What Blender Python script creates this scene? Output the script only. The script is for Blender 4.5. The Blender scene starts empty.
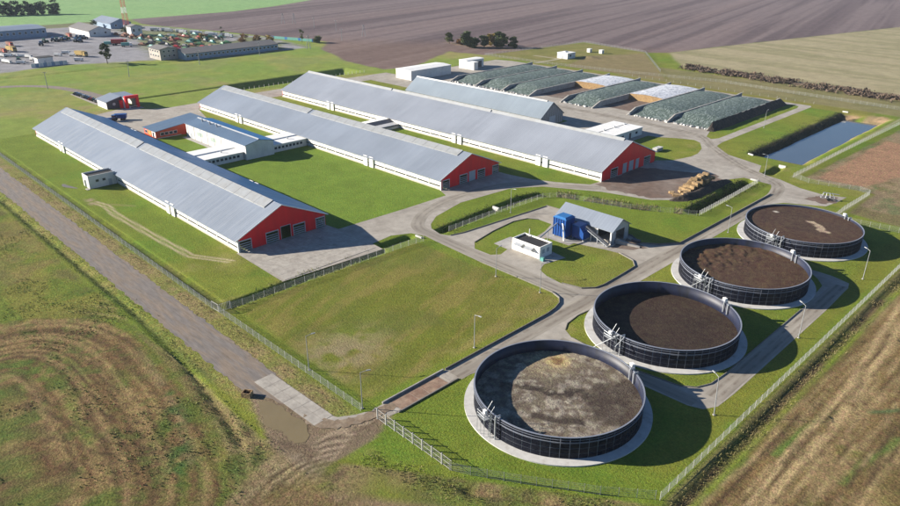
import bpy, bmesh, math, random
import numpy as np
from mathutils import Vector, Matrix
from mathutils.geometry import tessellate_polygon
random.seed(7); rng = np.random.default_rng(7)
S = bpy.context.scene; COL = S.collection
# ------------------------------------------------------------------ camera, sky, sun, exposure
cam = bpy.data.objects.new('camera', bpy.data.cameras.new('camera')); COL.objects.link(cam)
cam.data.sensor_width = 36; cam.data.lens = 28.12; cam.data.clip_start = 1; cam.data.clip_end = 20000
cam.location = (0, 0, 80); cam.rotation_euler = (math.radians(90-24.034), 0, math.radians(45.554))
S.camera = cam
SUN_EL = math.radians(20.5); TX, TY = 0.785, 0.620           # light travels towards (+x,+y)
W = bpy.data.worlds.new('World'); S.world = W; W.use_nodes = True
wn = W.node_tree.nodes; sky = wn.new('ShaderNodeTexSky'); sky.sky_type = 'NISHITA'; sky.sun_disc = False
sky.sun_elevation = SUN_EL; sky.sun_rotation = math.atan2(-TX, -TY) % (2*math.pi)
sky.air_density = 1.0; sky.dust_density = 0.2; sky.ozone_density = 6.0
W.node_tree.links.new(sky.outputs[0], wn['Background'].inputs[0]); wn['Background'].inputs[1].default_value = 0.05
sl = bpy.data.lights.new('sun', 'SUN'); sl.energy = 5.0; sl.angle = math.radians(0.5); sl.color = (1.0, 0.91, 0.78)
so = bpy.data.objects.new('sun', sl); COL.objects.link(so)
ch = math.cos(SUN_EL); so.rotation_euler = Vector((TX*ch, TY*ch, -math.sin(SUN_EL))).to_track_quat('-Z', 'Y').to_euler()
so.location = (-300, -200, 200)
S.view_settings.view_transform = 'Standard'; S.view_settings.look = 'None'; S.view_settings.gamma = 1
S.view_settings.exposure = 1.3
# ------------------------------------------------------------------ materials
MAT = {}
def nodes(name):
    m = bpy.data.materials.new(name); m.use_nodes = True; MAT[name] = m
    nt = m.node_tree; return m, nt, nt.nodes['Principled BSDF']
def N(nt, t, **k):
    n = nt.nodes.new(t)
    for a, v in k.items():
        if a in n.inputs.keys(): n.inputs[a].default_value = v
        else: setattr(n, a, v)
    return n
def mk(name, c, rough=.75, var=.15, scale=.6, stretch=(1, 1, 1), c2=None, t2=(.5, .65), s2=.15, bump=0, bs=4, metal=0, spec=.4, det=6):
    m, nt, b = nodes(name); L = nt.links.new
    g = N(nt, 'ShaderNodeNewGeometry'); mp = N(nt, 'ShaderNodeMapping'); mp.inputs['Scale'].default_value = stretch
    L(g.outputs['Position'], mp.inputs[0])
    n1 = N(nt, 'ShaderNodeTexNoise', Scale=scale, Detail=float(det), Roughness=.65); L(mp.outputs[0], n1.inputs['Vector'])
    r = N(nt, 'ShaderNodeMapRange'); r.inputs[1].default_value = .25; r.inputs[2].default_value = .75
    r.inputs[3].default_value = 1-var; r.inputs[4].default_value = 1+var; L(n1.outputs[0], r.inputs[0])
    base = N(nt, 'ShaderNodeRGB'); base.outputs[0].default_value = (*c, 1); col = base.outputs[0]
    if c2:
        n2 = N(nt, 'ShaderNodeTexNoise', Scale=s2, Detail=5., Roughness=.6); L(mp.outputs[0], n2.inputs['Vector'])
        r2 = N(nt, 'ShaderNodeMapRange'); r2.inputs[1].default_value, r2.inputs[2].default_value = t2; L(n2.outputs[0], r2.inputs[0])
        mx = N(nt, 'ShaderNodeMixRGB'); L(r2.outputs[0], mx.inputs[0]); L(col, mx.inputs[1]); mx.inputs[2].default_value = (*c2, 1); col = mx.outputs[0]
    mu = N(nt, 'ShaderNodeMixRGB', blend_type='MULTIPLY'); mu.inputs[0].default_value = 1
    L(col, mu.inputs[1]); L(r.outputs[0], mu.inputs[2]); L(mu.outputs[0], b.inputs['Base Color'])
    b.inputs['Roughness'].default_value = rough; b.inputs['Metallic'].default_value = metal; b.inputs['Specular IOR Level'].default_value = spec
    if bump:
        n3 = N(nt, 'ShaderNodeTexNoise', Scale=float(bs), Detail=4.); L(mp.outputs[0], n3.inputs['Vector'])
        bp = N(nt, 'ShaderNodeBump', Strength=1., Distance=bump); L(n3.outputs[0], bp.inputs['Height']); L(bp.outputs[0], b.inputs['Normal'])
    return m
def painted(name, rough=.95, v1=.45, s1=.9, v2=.35, s2=4., bump=.25, bs=2.2, spec=.1):
    """earth and vegetation: vertex colour 'Col' broken up by three scales of noise, with relief"""
    m, nt, b = nodes(name); L = nt.links.new
    at = N(nt, 'ShaderNodeAttribute', attribute_name='Col'); g = N(nt, 'ShaderNodeNewGeometry'); col = at.outputs['Color']
    for sc, v in ((s1, v1), (s2, v2), (.13, .22)):
        n1 = N(nt, 'ShaderNodeTexNoise', Scale=sc, Detail=5., Roughness=.7); L(g.outputs['Position'], n1.inputs['Vector'])
        r = N(nt, 'ShaderNodeMapRange'); r.inputs[1].default_value = .25; r.inputs[2].default_value = .75
        r.inputs[3].default_value = 1-v; r.inputs[4].default_value = 1+v; L(n1.outputs[0], r.inputs[0])
        mu = N(nt, 'ShaderNodeMixRGB', blend_type='MULTIPLY'); mu.inputs[0].default_value = 1
        L(col, mu.inputs[1]); L(r.outputs[0], mu.inputs[2]); col = mu.outputs[0]
        if sc > .2: L(at.outputs['Alpha'], mu.inputs[0])
    n4 = N(nt, 'ShaderNodeTexNoise', Scale=.9, Detail=5., Roughness=.75); L(g.outputs['Position'], n4.inputs['Vector'])
    r4 = N(nt, 'ShaderNodeMapRange'); r4.inputs[1].default_value = .35; r4.inputs[2].default_value = .65; r4.inputs[3].default_value = .465; r4.inputs[4].default_value = .54
    L(n4.outputs[0], r4.inputs[0]); hs = N(nt, 'ShaderNodeHueSaturation'); L(at.outputs['Alpha'], hs.inputs['Fac']); L(r4.outputs[0], hs.inputs['Hue']); L(col, hs.inputs['Color'])
    L(hs.outputs[0], b.inputs['Base Color']); b.inputs['Roughness'].default_value = rough; b.inputs['Specular IOR Level'].default_value = spec
    n3 = N(nt, 'ShaderNodeTexNoise', Scale=bs, Detail=6., Roughness=.75); L(g.outputs['Position'], n3.inputs['Vector'])
    bp = N(nt, 'ShaderNodeBump', Strength=1., Distance=bump); L(n3.outputs[0], bp.inputs['Height']); L(bp.outputs[0], b.inputs['Normal'])
    return m
painted('terrain', v1=.62, s1=1.3, v2=.95, s2=3.0, bump=.4); painted('crust', rough=.8, v1=.45, s1=.9, v2=.6, s2=3., bump=.3, bs=2.5, spec=.2)
def roofmat(name, c, rough=.42, axis=0, pitch=1.0):
    m, nt, b = nodes(name); L = nt.links.new
    g = N(nt, 'ShaderNodeNewGeometry'); sp = N(nt, 'ShaderNodeSeparateXYZ'); L(g.outputs['Position'], sp.inputs[0])
    dv = N(nt, 'ShaderNodeMath', operation='DIVIDE'); L(sp.outputs[axis], dv.inputs[0]); dv.inputs[1].default_value = pitch
    fl = N(nt, 'ShaderNodeMath', operation='FLOOR'); L(dv.outputs[0], fl.inputs[0])
    wn_ = N(nt, 'ShaderNodeTexWhiteNoise', noise_dimensions='1D'); L(fl.outputs[0], wn_.inputs['W'])
    fr = N(nt, 'ShaderNodeMath', operation='FRACT'); L(dv.outputs[0], fr.inputs[0])
    sm = N(nt, 'ShaderNodeMath', operation='LESS_THAN'); L(fr.outputs[0], sm.inputs[0]); sm.inputs[1].default_value = .16
    mp = N(nt, 'ShaderNodeMapping'); mp.inputs['Scale'].default_value = (1, .08, .08) if axis == 0 else (.08, 1, .08); L(g.outputs['Position'], mp.inputs[0])
    n1 = N(nt, 'ShaderNodeTexNoise', Scale=.8, Detail=6., Roughness=.6); L(mp.outputs[0], n1.inputs['Vector'])
    n2 = N(nt, 'ShaderNodeTexNoise', Scale=.06, Detail=4.); L(g.outputs['Position'], n2.inputs['Vector'])
    def rng_(s, lo, hi, a=0., z=1.):
        r = N(nt, 'ShaderNodeMapRange'); r.inputs[1].default_value = a; r.inputs[2].default_value = z; r.inputs[3].default_value = lo; r.inputs[4].default_value = hi; L(s, r.inputs[0]); return r.outputs[0]
    col = N(nt, 'ShaderNodeRGB'); col.outputs[0].default_value = (*c, 1); col = col.outputs[0]
    for s in (rng_(wn_.outputs[0], .975, 1.025), rng_(n1.outputs[0], .955, 1.045, .25, .75), rng_(n2.outputs[0], .9, 1.1, .3, .7), rng_(sm.outputs[0], 1., .90)):
        mu = N(nt, 'ShaderNodeMixRGB', blend_type='MULTIPLY'); mu.inputs[0].default_value = 1; L(col, mu.inputs[1]); L(s, mu.inputs[2]); col = mu.outputs[0]
    L(col, b.inputs['Base Color']); L(rng_(n1.outputs[0], rough-.08, rough+.12, .3, .7), b.inputs['Roughness'])
    bp = N(nt, 'ShaderNodeBump', Strength=.6, Distance=.05); L(sm.outputs[0], bp.inputs['Height']); L(bp.outputs[0], b.inputs['Normal'])
    return m
roofmat('roof_steel', (.200, .230, .278)); roofmat('roof_steel_pale', (.235, .258, .30)); roofmat('roof_sky_tint', (.010, .13, .33)); roofmat('roof_blue', (.10, .15, .22)); roofmat('roof_hall', (.20, .24, .28))  # deep blue: sky reflection painted in for slopes turned from the sun
roofmat('roof_asbestos', (.14, .135, .135), .9, 0, 1.2)
mk('concrete_x', (.295, .268, .225), .9, .26, .5, (.10, 1, 1), (.20, .178, .148), (.42, .7), .25, .01, 6)
mk('concrete_y', (.295, .268, .225), .9, .26, .5, (1, .10, 1), (.19, .168, .140), (.42, .7), .3, .01, 6)
mk('concrete', (.325, .298, .258), .9, .24, .35, (1, 1, 1), (.235, .208, .176), (.45, .7), .07, .01, 6)
mk('concrete_pale', (.34, .33, .31), .9, .2, .7, c2=(.25, .23, .205), t2=(.45, .7), s2=.3, bump=.01)
mk('apron_white', (.48, .475, .46), .85, .14, .9, c2=(.33, .31, .28), t2=(.55, .72), s2=.35, bump=.01)
mk('kerb', (.17, .16, .145), .9, .25, 1.5)
mk('asphalt_old', (.158, .140, .128), .95, .34, 1.6, (.16, 1, 1), (.190, .150, .116), (.44, .58), .55, .03, 5)
mk('mud_yard', (.13, .088, .066), .85, .35, .35, c2=(.19, .155, .13), t2=(.45, .7), s2=.09, bump=.06, bs=2)
mk('mud_brown', (.175, .128, .085), .85, .3, .8, c2=(.24, .19, .135), t2=(.45, .62), s2=.5, bump=.05, bs=2)
mk('trough_floor', (.19, .115, .08), .8, .3, .8, c2=(.28, .2, .14), t2=(.4, .6), s2=.3)
mk('slab', (.35, .325, .285), .9, .24, .8, c2=(.265, .24, .21), t2=(.4, .7), s2=.3, bump=.01)
mk('white_paint', (.76, .75, .72), .6, .08, .8, c2=(.6, .58, .54), t2=(.55, .8), s2=.5)
mk('white_wall', (.58, .58, .57), .7, .10, .5, c2=(.48, .475, .455), t2=(.5, .8), s2=.3)
mk('curtain', (.70, .70, .69), .5, .10, 1.2, c2=(.55, .54, .52), t2=(.5, .8), s2=.6)
mk('plinth', (.42, .39, .34), .9, .2, 1.)
mk('red_panel', (.80, .008, .014), .45, .14, .5, (1, 3, .3), c2=(.62, .010, .014), t2=(.4, .8), s2=.25)
mk('red_bright', (.60, .07, .03), .5, .1, .8)
mk('door_grey', (.33, .36, .40), .55, .1, 1.)
mk('grey_steel', (.45, .47, .49), .45, .12, 1.5, metal=.3)
mk('galvanised', (.34, .36, .38), .5, .12, 2., metal=.35)
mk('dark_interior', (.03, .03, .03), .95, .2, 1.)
mk('skylight', (.30, .315, .325), .35, .10, .7, c2=(.27, .275, .27), t2=(.4, .7), s2=.4)
mk('flat_roof_black', (.02, .02, .023), .85, .3, .8)
mk('flat_roof_white', (.74, .74, .72), .6, .08, .5)
mk('wall_wood', (.20, .20, .205), .8, .25, 1.2, (1, 3, .2))
mk('slate_and_shade', (.055, .06, .075), .5, .15, 1.)  # slate grey; also serves as painted shade on the gallery roof
mk('tank_panel', (.006, .007, .014), .5, .4, .9, spec=.10, c2=(.014, .016, .024), t2=(.5, .7), s2=.4)
mk('tank_joint', (.21, .23, .28), .5, .15, 2.)
mk('tank_inside', (.010, .014, .036), .5, .3, .8, (1, 1, .3), (.007, .008, .011), (.5, .7), .35)
mk('tank_rail', (.20, .22, .27), .45, .1, 1.)
mk('blue_steel', (.010, .062, .25), .4, .12, .8)
mk('blue_paint', (.03, .14, .36), .35, .1, 1.)
mk('mesh_wire', (.30, .315, .31), .6, .1, 2.)
mk('fence_post', (.36, .36, .34), .7, .15, 2.)
mk('lamp_grey', (.28, .29, .295), .5, .1, 1.)
mk('silage_net', (.070, .100, .085), .65, .7, 2.2, (1.3, .55, 1), (.185, .225, .215), (.47, .60), .9, .7, 1.8)
mk('silage_white', (.60, .62, .66), .6, .2, .9, c2=(.30, .33, .38), t2=(.48, .6), s2=.75, bump=.25, bs=1.2)
mk('silage_face', (.27, .18, .085), .95, .3, 1.2, c2=(.18, .11, .05), t2=(.4, .7), s2=.35, bump=.2, bs=1.5)
mk('berm', (.040, .031, .025), .95, .4, .8, c2=(.075, .056, .04), t2=(.5, .7), s2=.6, bump=.4, bs=1.2)
mk('straw', (.33, .225, .115), .95, .4, 1.5, c2=(.17, .11, .055), t2=(.45, .7), s2=1., bump=.12, bs=3)
mk('bark', (.09, .065, .045), .95, .3, 2.)
mk('timber', (.25, .2, .15), .9, .2, 2.)
mk('brick_wall', (.40, .37, .33), .9, .15, .6, c2=(.3, .27, .24), t2=(.4, .7), s2=.3)
mk('bluish_wall', (.22, .30, .40), .8, .2, .5)
mk('tyre', (.02, .02, .02), .85, .2, 3.)
mk('rust', (.17, .07, .045), .8, .3, 1.)
mk('green_paint', (.04, .17, .07), .45, .15, 1.); mk('yellow_paint', (.42, .29, .09), .45, .1, 1.)
mk('teal_paint', (.10, .30, .27), .5, .15, 1.); mk('car_dark', (.03, .035, .05), .25, .1, 1., spec=.6)
mk('car_silver', (.45, .46, .48), .3, .1, 1., metal=.3); mk('car_blue', (.03, .07, .2), .25, .1, 1., spec=.6); mk('car_red', (.35, .02, .02), .3, .1, 1.)
mk('glass', (.035, .045, .06), .12, .1, 1., spec=.7)
mk('sign_green', (.33, .40, .37), .6, .1, 1.)
mk('mast_red', (.50, .10, .06), .6, .1, 1.)
mk('scrub', (.105, .075, .056), .95, .4, .5, c2=(.155, .112, .078), t2=(.45, .65), s2=.2)
mk('reed', (.20, .165, .075), .95, .35, .6, c2=(.10, .10, .035), t2=(.45, .6), s2=.25)
mk('weed_dark', (.030, .034, .016), .95, .4, .7, c2=(.055, .048, .026), t2=(.45, .6), s2=.4)
mk('weed', (.125, .185, .040), .9, .4, .7, c2=(.19, .19, .06), t2=(.45, .6), s2=.3)
def leafmat(name, c):
    m = mk(name, c, .8, .45, 1.2); b = m.node_tree.nodes['Principled BSDF']; return m
leafmat('leaf_dark', (.05, .075, .02)); leafmat('leaf_mid', (.085, .105, .025)); leafmat('leaf_yellow', (.28, .20, .04)); leafmat('leaf_orange', (.24, .14, .05)); leafmat('leaf_pine', (.03, .05, .028))
def water(name, c, rough):
    m = mk(name, c, rough, .1, .1, spec=.6, bump=.012, bs=1.2)
water('pond_water', (.075, .098, .125), .08); water('puddle_water', (.19, .148, .075), .2)
# ------------------------------------------------------------------ mesh helpers
OFF = {}
class MB:
    def __init__(s): s.v = []; s.f = []
    def add(s, vs, fs):
        o = len(s.v); s.v += [tuple(map(float, v)) for v in vs]; s.f += [tuple(i+o for i in f) for f in fs]; return s
    def box(s, x0, x1, y0, y1, z0, z1):
        return s.add([(x0, y0, z0), (x1, y0, z0), (x1, y1, z0), (x0, y1, z0), (x0, y0, z1), (x1, y0, z1), (x1, y1, z1), (x0, y1, z1)],
                     [(0, 3, 2, 1), (4, 5, 6, 7), (0, 1, 5, 4), (1, 2, 6, 5), (2, 3, 7, 6), (3, 0, 4, 7)])
    def hull(s, bot, top):
        n = len(bot); return s.add(list(bot)+list(top), [tuple(range(n-1, -1, -1)), tuple(range(n, 2*n))]+[(i, (i+1) % n, n+(i+1) % n, n+i) for i in range(n)])
    def prism(s, poly, z0, z1): return s.hull([(x, y, z0) for x, y in poly], [(x, y, z1) for x, y in poly])
    def prism_y(s, poly, y0, y1): return s.hull([(x, y0, z) for x, z in poly], [(x, y1, z) for x, z in poly])
    def prism_x(s, poly, x0, x1): return s.hull([(x0, y, z) for y, z in poly], [(x1, y, z) for y, z in poly])
    def rod(s, a, b, r, n=6, r2=None):
        a, b = Vector(a), Vector(b); d = (b-a).normalized(); u = d.orthogonal().normalized(); w = d.cross(u); r2 = r if r2 is None else r2
        c = [(math.cos(2*math.pi*i/n), math.sin(2*math.pi*i/n)) for i in range(n)]
        return s.hull([a+(u*p+w*q)*r for p, q in c], [b+(u*p+w*q)*r2 for p, q in c])
    def disc_y(s, x, y0, y1, z, r, n=12): return s.hull([(x+r*math.cos(2*math.pi*i/n), y0, z+r*math.sin(2*math.pi*i/n)) for i in range(n)], [(x+r*math.cos(2*math.pi*i/n), y1, z+r*math.sin(2*math.pi*i/n)) for i in range(n)])
    def mesh(s, name, mat, smooth=False):
        o = s.build(name, mat, None, smooth); me = o.data; OFF.pop(o.name, None); bpy.data.objects.remove(o); return me
    def build(s, name, mat, parent=None, smooth=False):
        off = OFF.get(parent.name, (0, 0, 0)) if parent else (0, 0, 0)
        me = bpy.data.meshes.new(name); me.from_pydata([(x-off[0], y-off[1], z-off[2]) for x, y, z in s.v], [], s.f)
        bm = bmesh.new(); bm.from_mesh(me); bmesh.ops.recalc_face_normals(bm, faces=bm.faces); bm.to_mesh(me); bm.free()
        me.materials.append(MAT[mat])
        if smooth: me.polygons.foreach_set('use_smooth', [True]*len(me.polygons))
        return link(name, me, parent)
def link(name, me, parent=None, loc=None, rz=0, scale=None):
    o = bpy.data.objects.new(name, me); COL.objects.link(o); o.parent = parent
    if parent: OFF[o.name] = OFF.get(parent.name, (0, 0, 0))
    if loc is not None: o.location = loc
    if rz: o.rotation_euler = (0, 0, rz)
    if scale: o.scale = scale
    return o
def tag(o, label=None, cat=None, group=None, kind=None):
    for k, v in (('label', label), ('category', cat), ('group', group), ('kind', kind)):
        if v: o[k] = v
    return o
def thing(name, label, cat, loc=(0, 0, 0), rz=0, group=None, local=False):
    o = bpy.data.objects.new(name, None); COL.objects.link(o); o.location = loc; o.rotation_euler = (0, 0, rz); o.empty_display_size = 1
    OFF[o.name] = (0, 0, 0) if local else tuple(loc)
    return tag(o, label, cat, group)
def copy_tree(o, parent=None):
    c = o.copy(); COL.objects.link(c); c.parent = parent
    for chd in o.children: copy_tree(chd, c)
    return c
def box(name, mat, parent, *a): return MB().box(*a).build(name, mat, parent)
def grid_mesh(name, P, faces, mat, col=None, smooth=True):
    me = bpy.data.meshes.new(name); nv, nf = len(P), len(faces)
    me.vertices.add(nv); me.vertices.foreach_set('co', np.ascontiguousarray(P, dtype=np.float32).ravel())
    me.loops.add(nf*4); me.loops.foreach_set('vertex_index', faces.astype(np.int32).ravel())
    me.polygons.add(nf); me.polygons.foreach_set('loop_start', np.arange(0, nf*4, 4, dtype=np.int32))
    me.update(calc_edges=True)
    me.polygons.foreach_set('use_smooth', np.full(nf, smooth))
    if col is not None:
        a = me.color_attributes.new('Col', 'FLOAT_COLOR', 'POINT'); a.data.foreach_set('color', (np.concatenate([col, np.ones((nv, 1))], 1) if col.shape[1] == 3 else col).astype(np.float32).ravel())
    me.materials.append(MAT[mat]); me.validate(); return me
# ------------------------------------------------------------------ numpy noise and plan-distance tools
def vnoise(x, y, seed=0):
    ix, iy = np.floor(x), np.floor(y); fx, fy = x-ix, y-iy; ix = ix.astype(np.int64); iy = iy.astype(np.int64)
    def h(a, b):
        n = (a*374761393+b*668265263+seed*974634777) & 0xffffffff; n = ((n ^ (n >> 13))*1274126177) & 0xffffffff; n = n ^ (n >> 16); return (n & 0xffff)/65535.
    ux, uy = fx*fx*(3-2*fx), fy*fy*(3-2*fy)
    a = h(ix, iy)*(1-ux)+h(ix+1, iy)*ux; b = h(ix, iy+1)*(1-ux)+h(ix+1, iy+1)*ux; return a*(1-uy)+b*uy
def fbm(x, y, sc, seed=0, octv=4):
    s = 0; a = 1; t = 0
    for i in range(octv):
        s = s+a*vnoise(x/sc*2**i+i*17.3, y/sc*2**i-i*9.1, seed+i); t += a; a *= .55
    return s/t
def ss(x, a=0., b=1.):
    t = np.clip((x-a)/(b-a), 0, 1); return t*t*(3-2*t)
def dline(x, y, pts):
    d = np.full(x.shape, 1e9)
    for (ax, ay), (bx, by) in zip(pts[:-1], pts[1:]):
        vx, vy = bx-ax, by-ay; t = np.clip(((x-ax)*vx+(y-ay)*vy)/(vx*vx+vy*vy+1e-9), 0, 1)
        d = np.minimum(d, np.hypot(x-ax-t*vx, y-ay-t*vy))
    return d
def inside(x, y, pts):
    c = np.zeros(x.shape, bool)
    for (ax, ay), (bx, by) in zip(pts, pts[1:]+pts[:1]):
        if ay == by: continue
        c ^= ((ay > y) != (by > y)) & (x < (bx-ax)*(y-ay)/(by-ay)+ax)
    return c
def sdp(x, y, pts): # positive inside
    d = dline(x, y, pts+pts[:1]); return np.where(inside(x, y, pts), d, -d)
def smooth_pts(pts, n=4, closed=False):
    P = [Vector(p) for p in pts]; m = len(P); out = []
    rngi = range(m if closed else m-1)
    for i in rngi:
        if closed: a, b, c, d = P[i-1], P[i], P[(i+1) % m], P[(i+2) % m]
        else: a, b, c, d = P[max(i-1, 0)], P[i], P[i+1], P[min(i+2, m-1)]
        for k in range(n):
            t = k/n; q = .5*((2*b)+(c-a)*t+(2*a-5*b+4*c-d)*t*t+(3*b-a-3*c+d)*t**3); out.append((q.x, q.y))
    if not closed: out.append(tuple(P[-1]))
    return out
# ------------------------------------------------------------------ site plan (metres, x along the barns, y across them)
DITCH = [  # polyline, half width, flat half width, depth
    ([(-460, 65.2), (-144, 65.0)], 1.3, .3, .8), ([(-420, 48.2), (-156, 48.6), (-128, 47.5), (-116, 46.0), (-104, 44.5), (-95, 42.5)], 1.2, .2, .5),
    ([(-143.0, 67), (-143.2, 100), (-143.0, 112.5)], 2.3, .3, 1.3), ([(-145.2, 116), (-145.0, 125)], 2.2, .3, 1.4),
    ([(-141.8, 135), (-142.6, 150), (-143.2, 160)], 2.3, .4, 1.5), ([(-143.4, 162.5), (-143.8, 176), (-142, 183), (-136, 187)], 2.4, .4, 1.5),
    ([(-136, 187), (-124, 191.5), (-112, 195), (-100, 201)], 2.0, .4, 1.2), ([(-97.2, 205), (-97.4, 225), (-97.4, 247)], 3.0, .5, 2.1),
    ([(-34.6, 78), (-34.8, 130), (-34.5, 250)], 1.5, .3, .6), ([(-96.6, 262), (-97.2, 273)], 2.2, .4, 1.6),
    ([(-397, 148), (-397, 203)], 1.8, .4, 1.2), ([(-38.5, 77.5), (-60, 62.5)], 1.2, .3, .5), ([(-520, 60), (-510, 200), (-500, 262)], 2.5, .5, .9)]
def height(x, y):
    z = np.zeros(x.shape)
    for pts, w, b, d in DITCH:
        xs, ys = [p[0] for p in pts], [p[1] for p in pts]
        m = (x > min(xs)-w) & (x < max(xs)+w) & (y > min(ys)-w) & (y < max(ys)+w)
        if m.any(): z[m] = np.minimum(z[m], -d*ss(1-(dline(x[m], y[m], pts)-b)/(w-b)))
    wob = 1.2*(fbm(x, y, 9, 5, 3)-.5)
    z = np.minimum(z, -3.6*np.minimum(np.minimum(ss((x+115.5+wob)/8), ss((-90.5-x+wob)/7.5)), np.minimum(ss((y-281)/11), ss((394-y)/16))))
    z = np.minimum(z, -4.5*np.minimum(np.minimum(ss((x+402)/8), ss((-379-x)/8)), np.minimum(ss((y-201)/9), ss((293-y)/9))))
    z += 1.6*ss(1-np.hypot((x+309)/11, (y-447)/8))                                   # mound by the pump station
    fld = np.maximum(ss(47.-y, 0, 5)*ss(-60-x, -40, 5), ss(x+33, 0, 4)*ss(240-y, 0, 4))             # rough cultivated ground
    fld = np.maximum(fld, ss((y-.35*(x+60)-56)*-1, 0, 5)*ss(-x-40, 0, 10)*ss(66-y, 0, 6))
    z += fld*.35*(fbm(x, y, 2.6, 11, 3)-.5)+fld*.5*(fbm(x, y, 14, 12, 2)-.5)
    return z
XS = np.unique(np.concatenate([np.linspace(-6000, -1400, 24), np.arange(-1400, -430, 3.2), np.arange(-430, -160, 1.1), np.arange(-160, -14, .68), np.arange(-14, 60, 3), np.linspace(60, 3000, 20)]).round(3))
YS = np.unique(np.concatenate([np.linspace(-3000, -40, 20), np.arange(-40, 20, 3), np.arange(20, 142, .68), np.arange(142, 430, 1.1), np.arange(430, 1400, 3.2), np.linspace(1400, 6000, 24)]).round(3))
X, Y = np.meshgrid(XS, YS, indexing='ij'); sh = X.shape; x = X.ravel(); y = Y.ravel()
z = height(x, y)
C = np.empty((x.size, 3))
def mix(m, c):
    m = np.clip(m, 0, 1)[:, None]; C[:] = C*(1-m)+np.array(c)*m
A = lambda sc, sd, o=4: fbm(x, y, sc, sd, o)
n5, n12, n40, n3 = A(5, 1), A(12, 2), A(40, 3), A(2.2, 4, 3)
GREEN, LUSH, OLIVE, DRY = (.118, .160, .020), (.090, .165, .018), (.162, .165, .027), (.245, .205, .075)
SOIL, DARKSOIL, MUD, REDSOIL = (.185, .125, .078), (.085, .062, .045), (.165, .118, .080), (.255, .150, .092)
C[:] = GREEN
mix(ss(n40, .35, .65)*.6, OLIVE); mix(ss(n12, .55, .75)*.5, LUSH); mix(ss(n5*.6+n40*.4, .58, .72)*.35, DRY)
# the bright lawn between the barns, the olive paddock with mowing streaks
mix(ss(x, -300, -290)*ss(-160-x, 0, 4)*ss(y, 110, 114)*ss(162-y, 0, 2)*.75, (.122, .190, .026))
pad = ss(sdp(x, y, [(-141, 66), (-89, 65), (-88, 126), (-141, 125)]), 0, 2)
mix(pad*.8, (.132, .142, .022)); st = fbm((x+.35*y), (y-.35*x)*.12, 2.2, 21, 3); mix(pad*ss(st, .47, .62)*.6, (.205, .165, .050)); mix(pad*ss(n40*.6+n12*.4, .45, .6)*.35, (.175, .150, .042)); mix(pad*ss(n12, .5, .72)*.5, (.10, .125, .024))
mix(pad*ss(1-np.hypot((x+107), (y-72)*.7)/14)*ss(n3+n5, .75, 1.15)*.85, (.26, .205, .125)); mix(pad*ss(1-np.abs(x+89.5)/6)*ss(n5, .4, .6)*.4, DRY)
mix(ss(-38-x, 0, 2)*ss(x, -46, -43)*ss(240-y, 0, 5)*ss(y, 85, 90)*.7, (.140, .145, .022))
mix(ss(sdp(x, y, [(-131, 133), (-86, 133), (-86, 160), (-131, 163)]), 0, 3)*ss(n12*.5+n40*.5, .35, .6)*.6, (.165, .148, .040))
# left verge: dry grass both sides of the road, lush weeds beyond
vg = ss(63.6-y, 0, 2)*ss(y, 57, 59)*ss(-86-x, 0, 3); mix(vg*(.45+.5*ss(n5, .35, .6)), (.20, .158, .072))
vg2 = ss(51.5-y, 0, 1)*ss(y, 47.5, 49)*ss(-100-x, 0, 3); mix(vg2*(.35+.5*ss(n5, .4, .6)), (.19, .165, .055))
mix(ss(1-np.abs(y-65.1)/1.1)*ss(-144-x, 0, 2)*ss(n5, .3, .55)*.8, (.045, .048, .022)); mix(ss(1-np.abs(y-48.3)/1.2)*ss(-112-x, 0, 8)*.6, (.06, .075, .028))
# yellowish strip at the fence, wheel tracks on the lawn
for off in (-.8, .8):
    tr = [(-241, 70+off), (-234, 71.6+off), (-225, 70.6+off), (-195, 71.9+off), (-177, 73+off), (-166, 79+off)]
    mix(ss(1-dline(x, y, tr)/.75)*.95, (.36, .30, .19))
mix(ss(1-dline(x, y, [(-246, 70), (-238, 69)])/2.2)*ss(n3, .35, .6), (.25, .2, .12)); mix(ss(1-dline(x, y, [(-235, 73), (-228, 78)])/1.4)*.5, (.2, .17, .08))
# big left field: weedy near the road, curving tilled bands below
lf = ss(47.0-y+2.0*(n12-.5), 0, 1.5)*ss(-52-x, 0, 10)
mix(lf*.9, (.125, .160, .030)); mix(lf*ss(n12, .5, .62)*.6, (.205, .180, .050)); mix(lf*ss(n5, .6, .7)*.5, (.06, .095, .022)); mix(lf*ss(n40*.6+n5*.4, .52, .62)*.35, (.22, .14, .09))
arc = [(-300, -60), (-230, 0)]+[(-170.5, 24.4), (-168.4, 31.0), (-163.3, 37.0), (-155.7, 42.0), (-146.0, 44.3), (-136.3, 44.6), (-125.5, 43.7), (-114.3, 42.5), (-102.4, 40.9), (-92.7, 38.8), (-86.3, 36.0), (-81.5, 31.8)]+[(-60, -10)]
dA = dline(x, y, arc); below = inside(x, y, arc+[(-60, -400), (-300, -400)]); sA = np.where(below, dA, -dA)
al = x*.9+y*.3; b1, b2, b3 = fbm(sA, al*.035, 1.15, 31, 3), fbm(sA, al*.06, 4.5, 33, 3), fbm(sA, al*.02, .8, 35, 2)
tl = ss(sA+3*(n5-.5), -1.0, .8)*lf
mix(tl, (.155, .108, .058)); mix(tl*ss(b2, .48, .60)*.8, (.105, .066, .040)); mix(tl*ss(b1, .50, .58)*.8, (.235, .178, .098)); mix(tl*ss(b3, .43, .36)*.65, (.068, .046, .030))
gp = ss(b2*.3+n12*.5+n40*.2, .47, .57); mix(tl*gp*ss(n3*.4+b1*.6, .42, .54)*.8, (.090, .135, .028)); mix(tl*ss(n3*.6+n5*.4, .54, .64)*.6, (.075, .120, .030))
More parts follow.
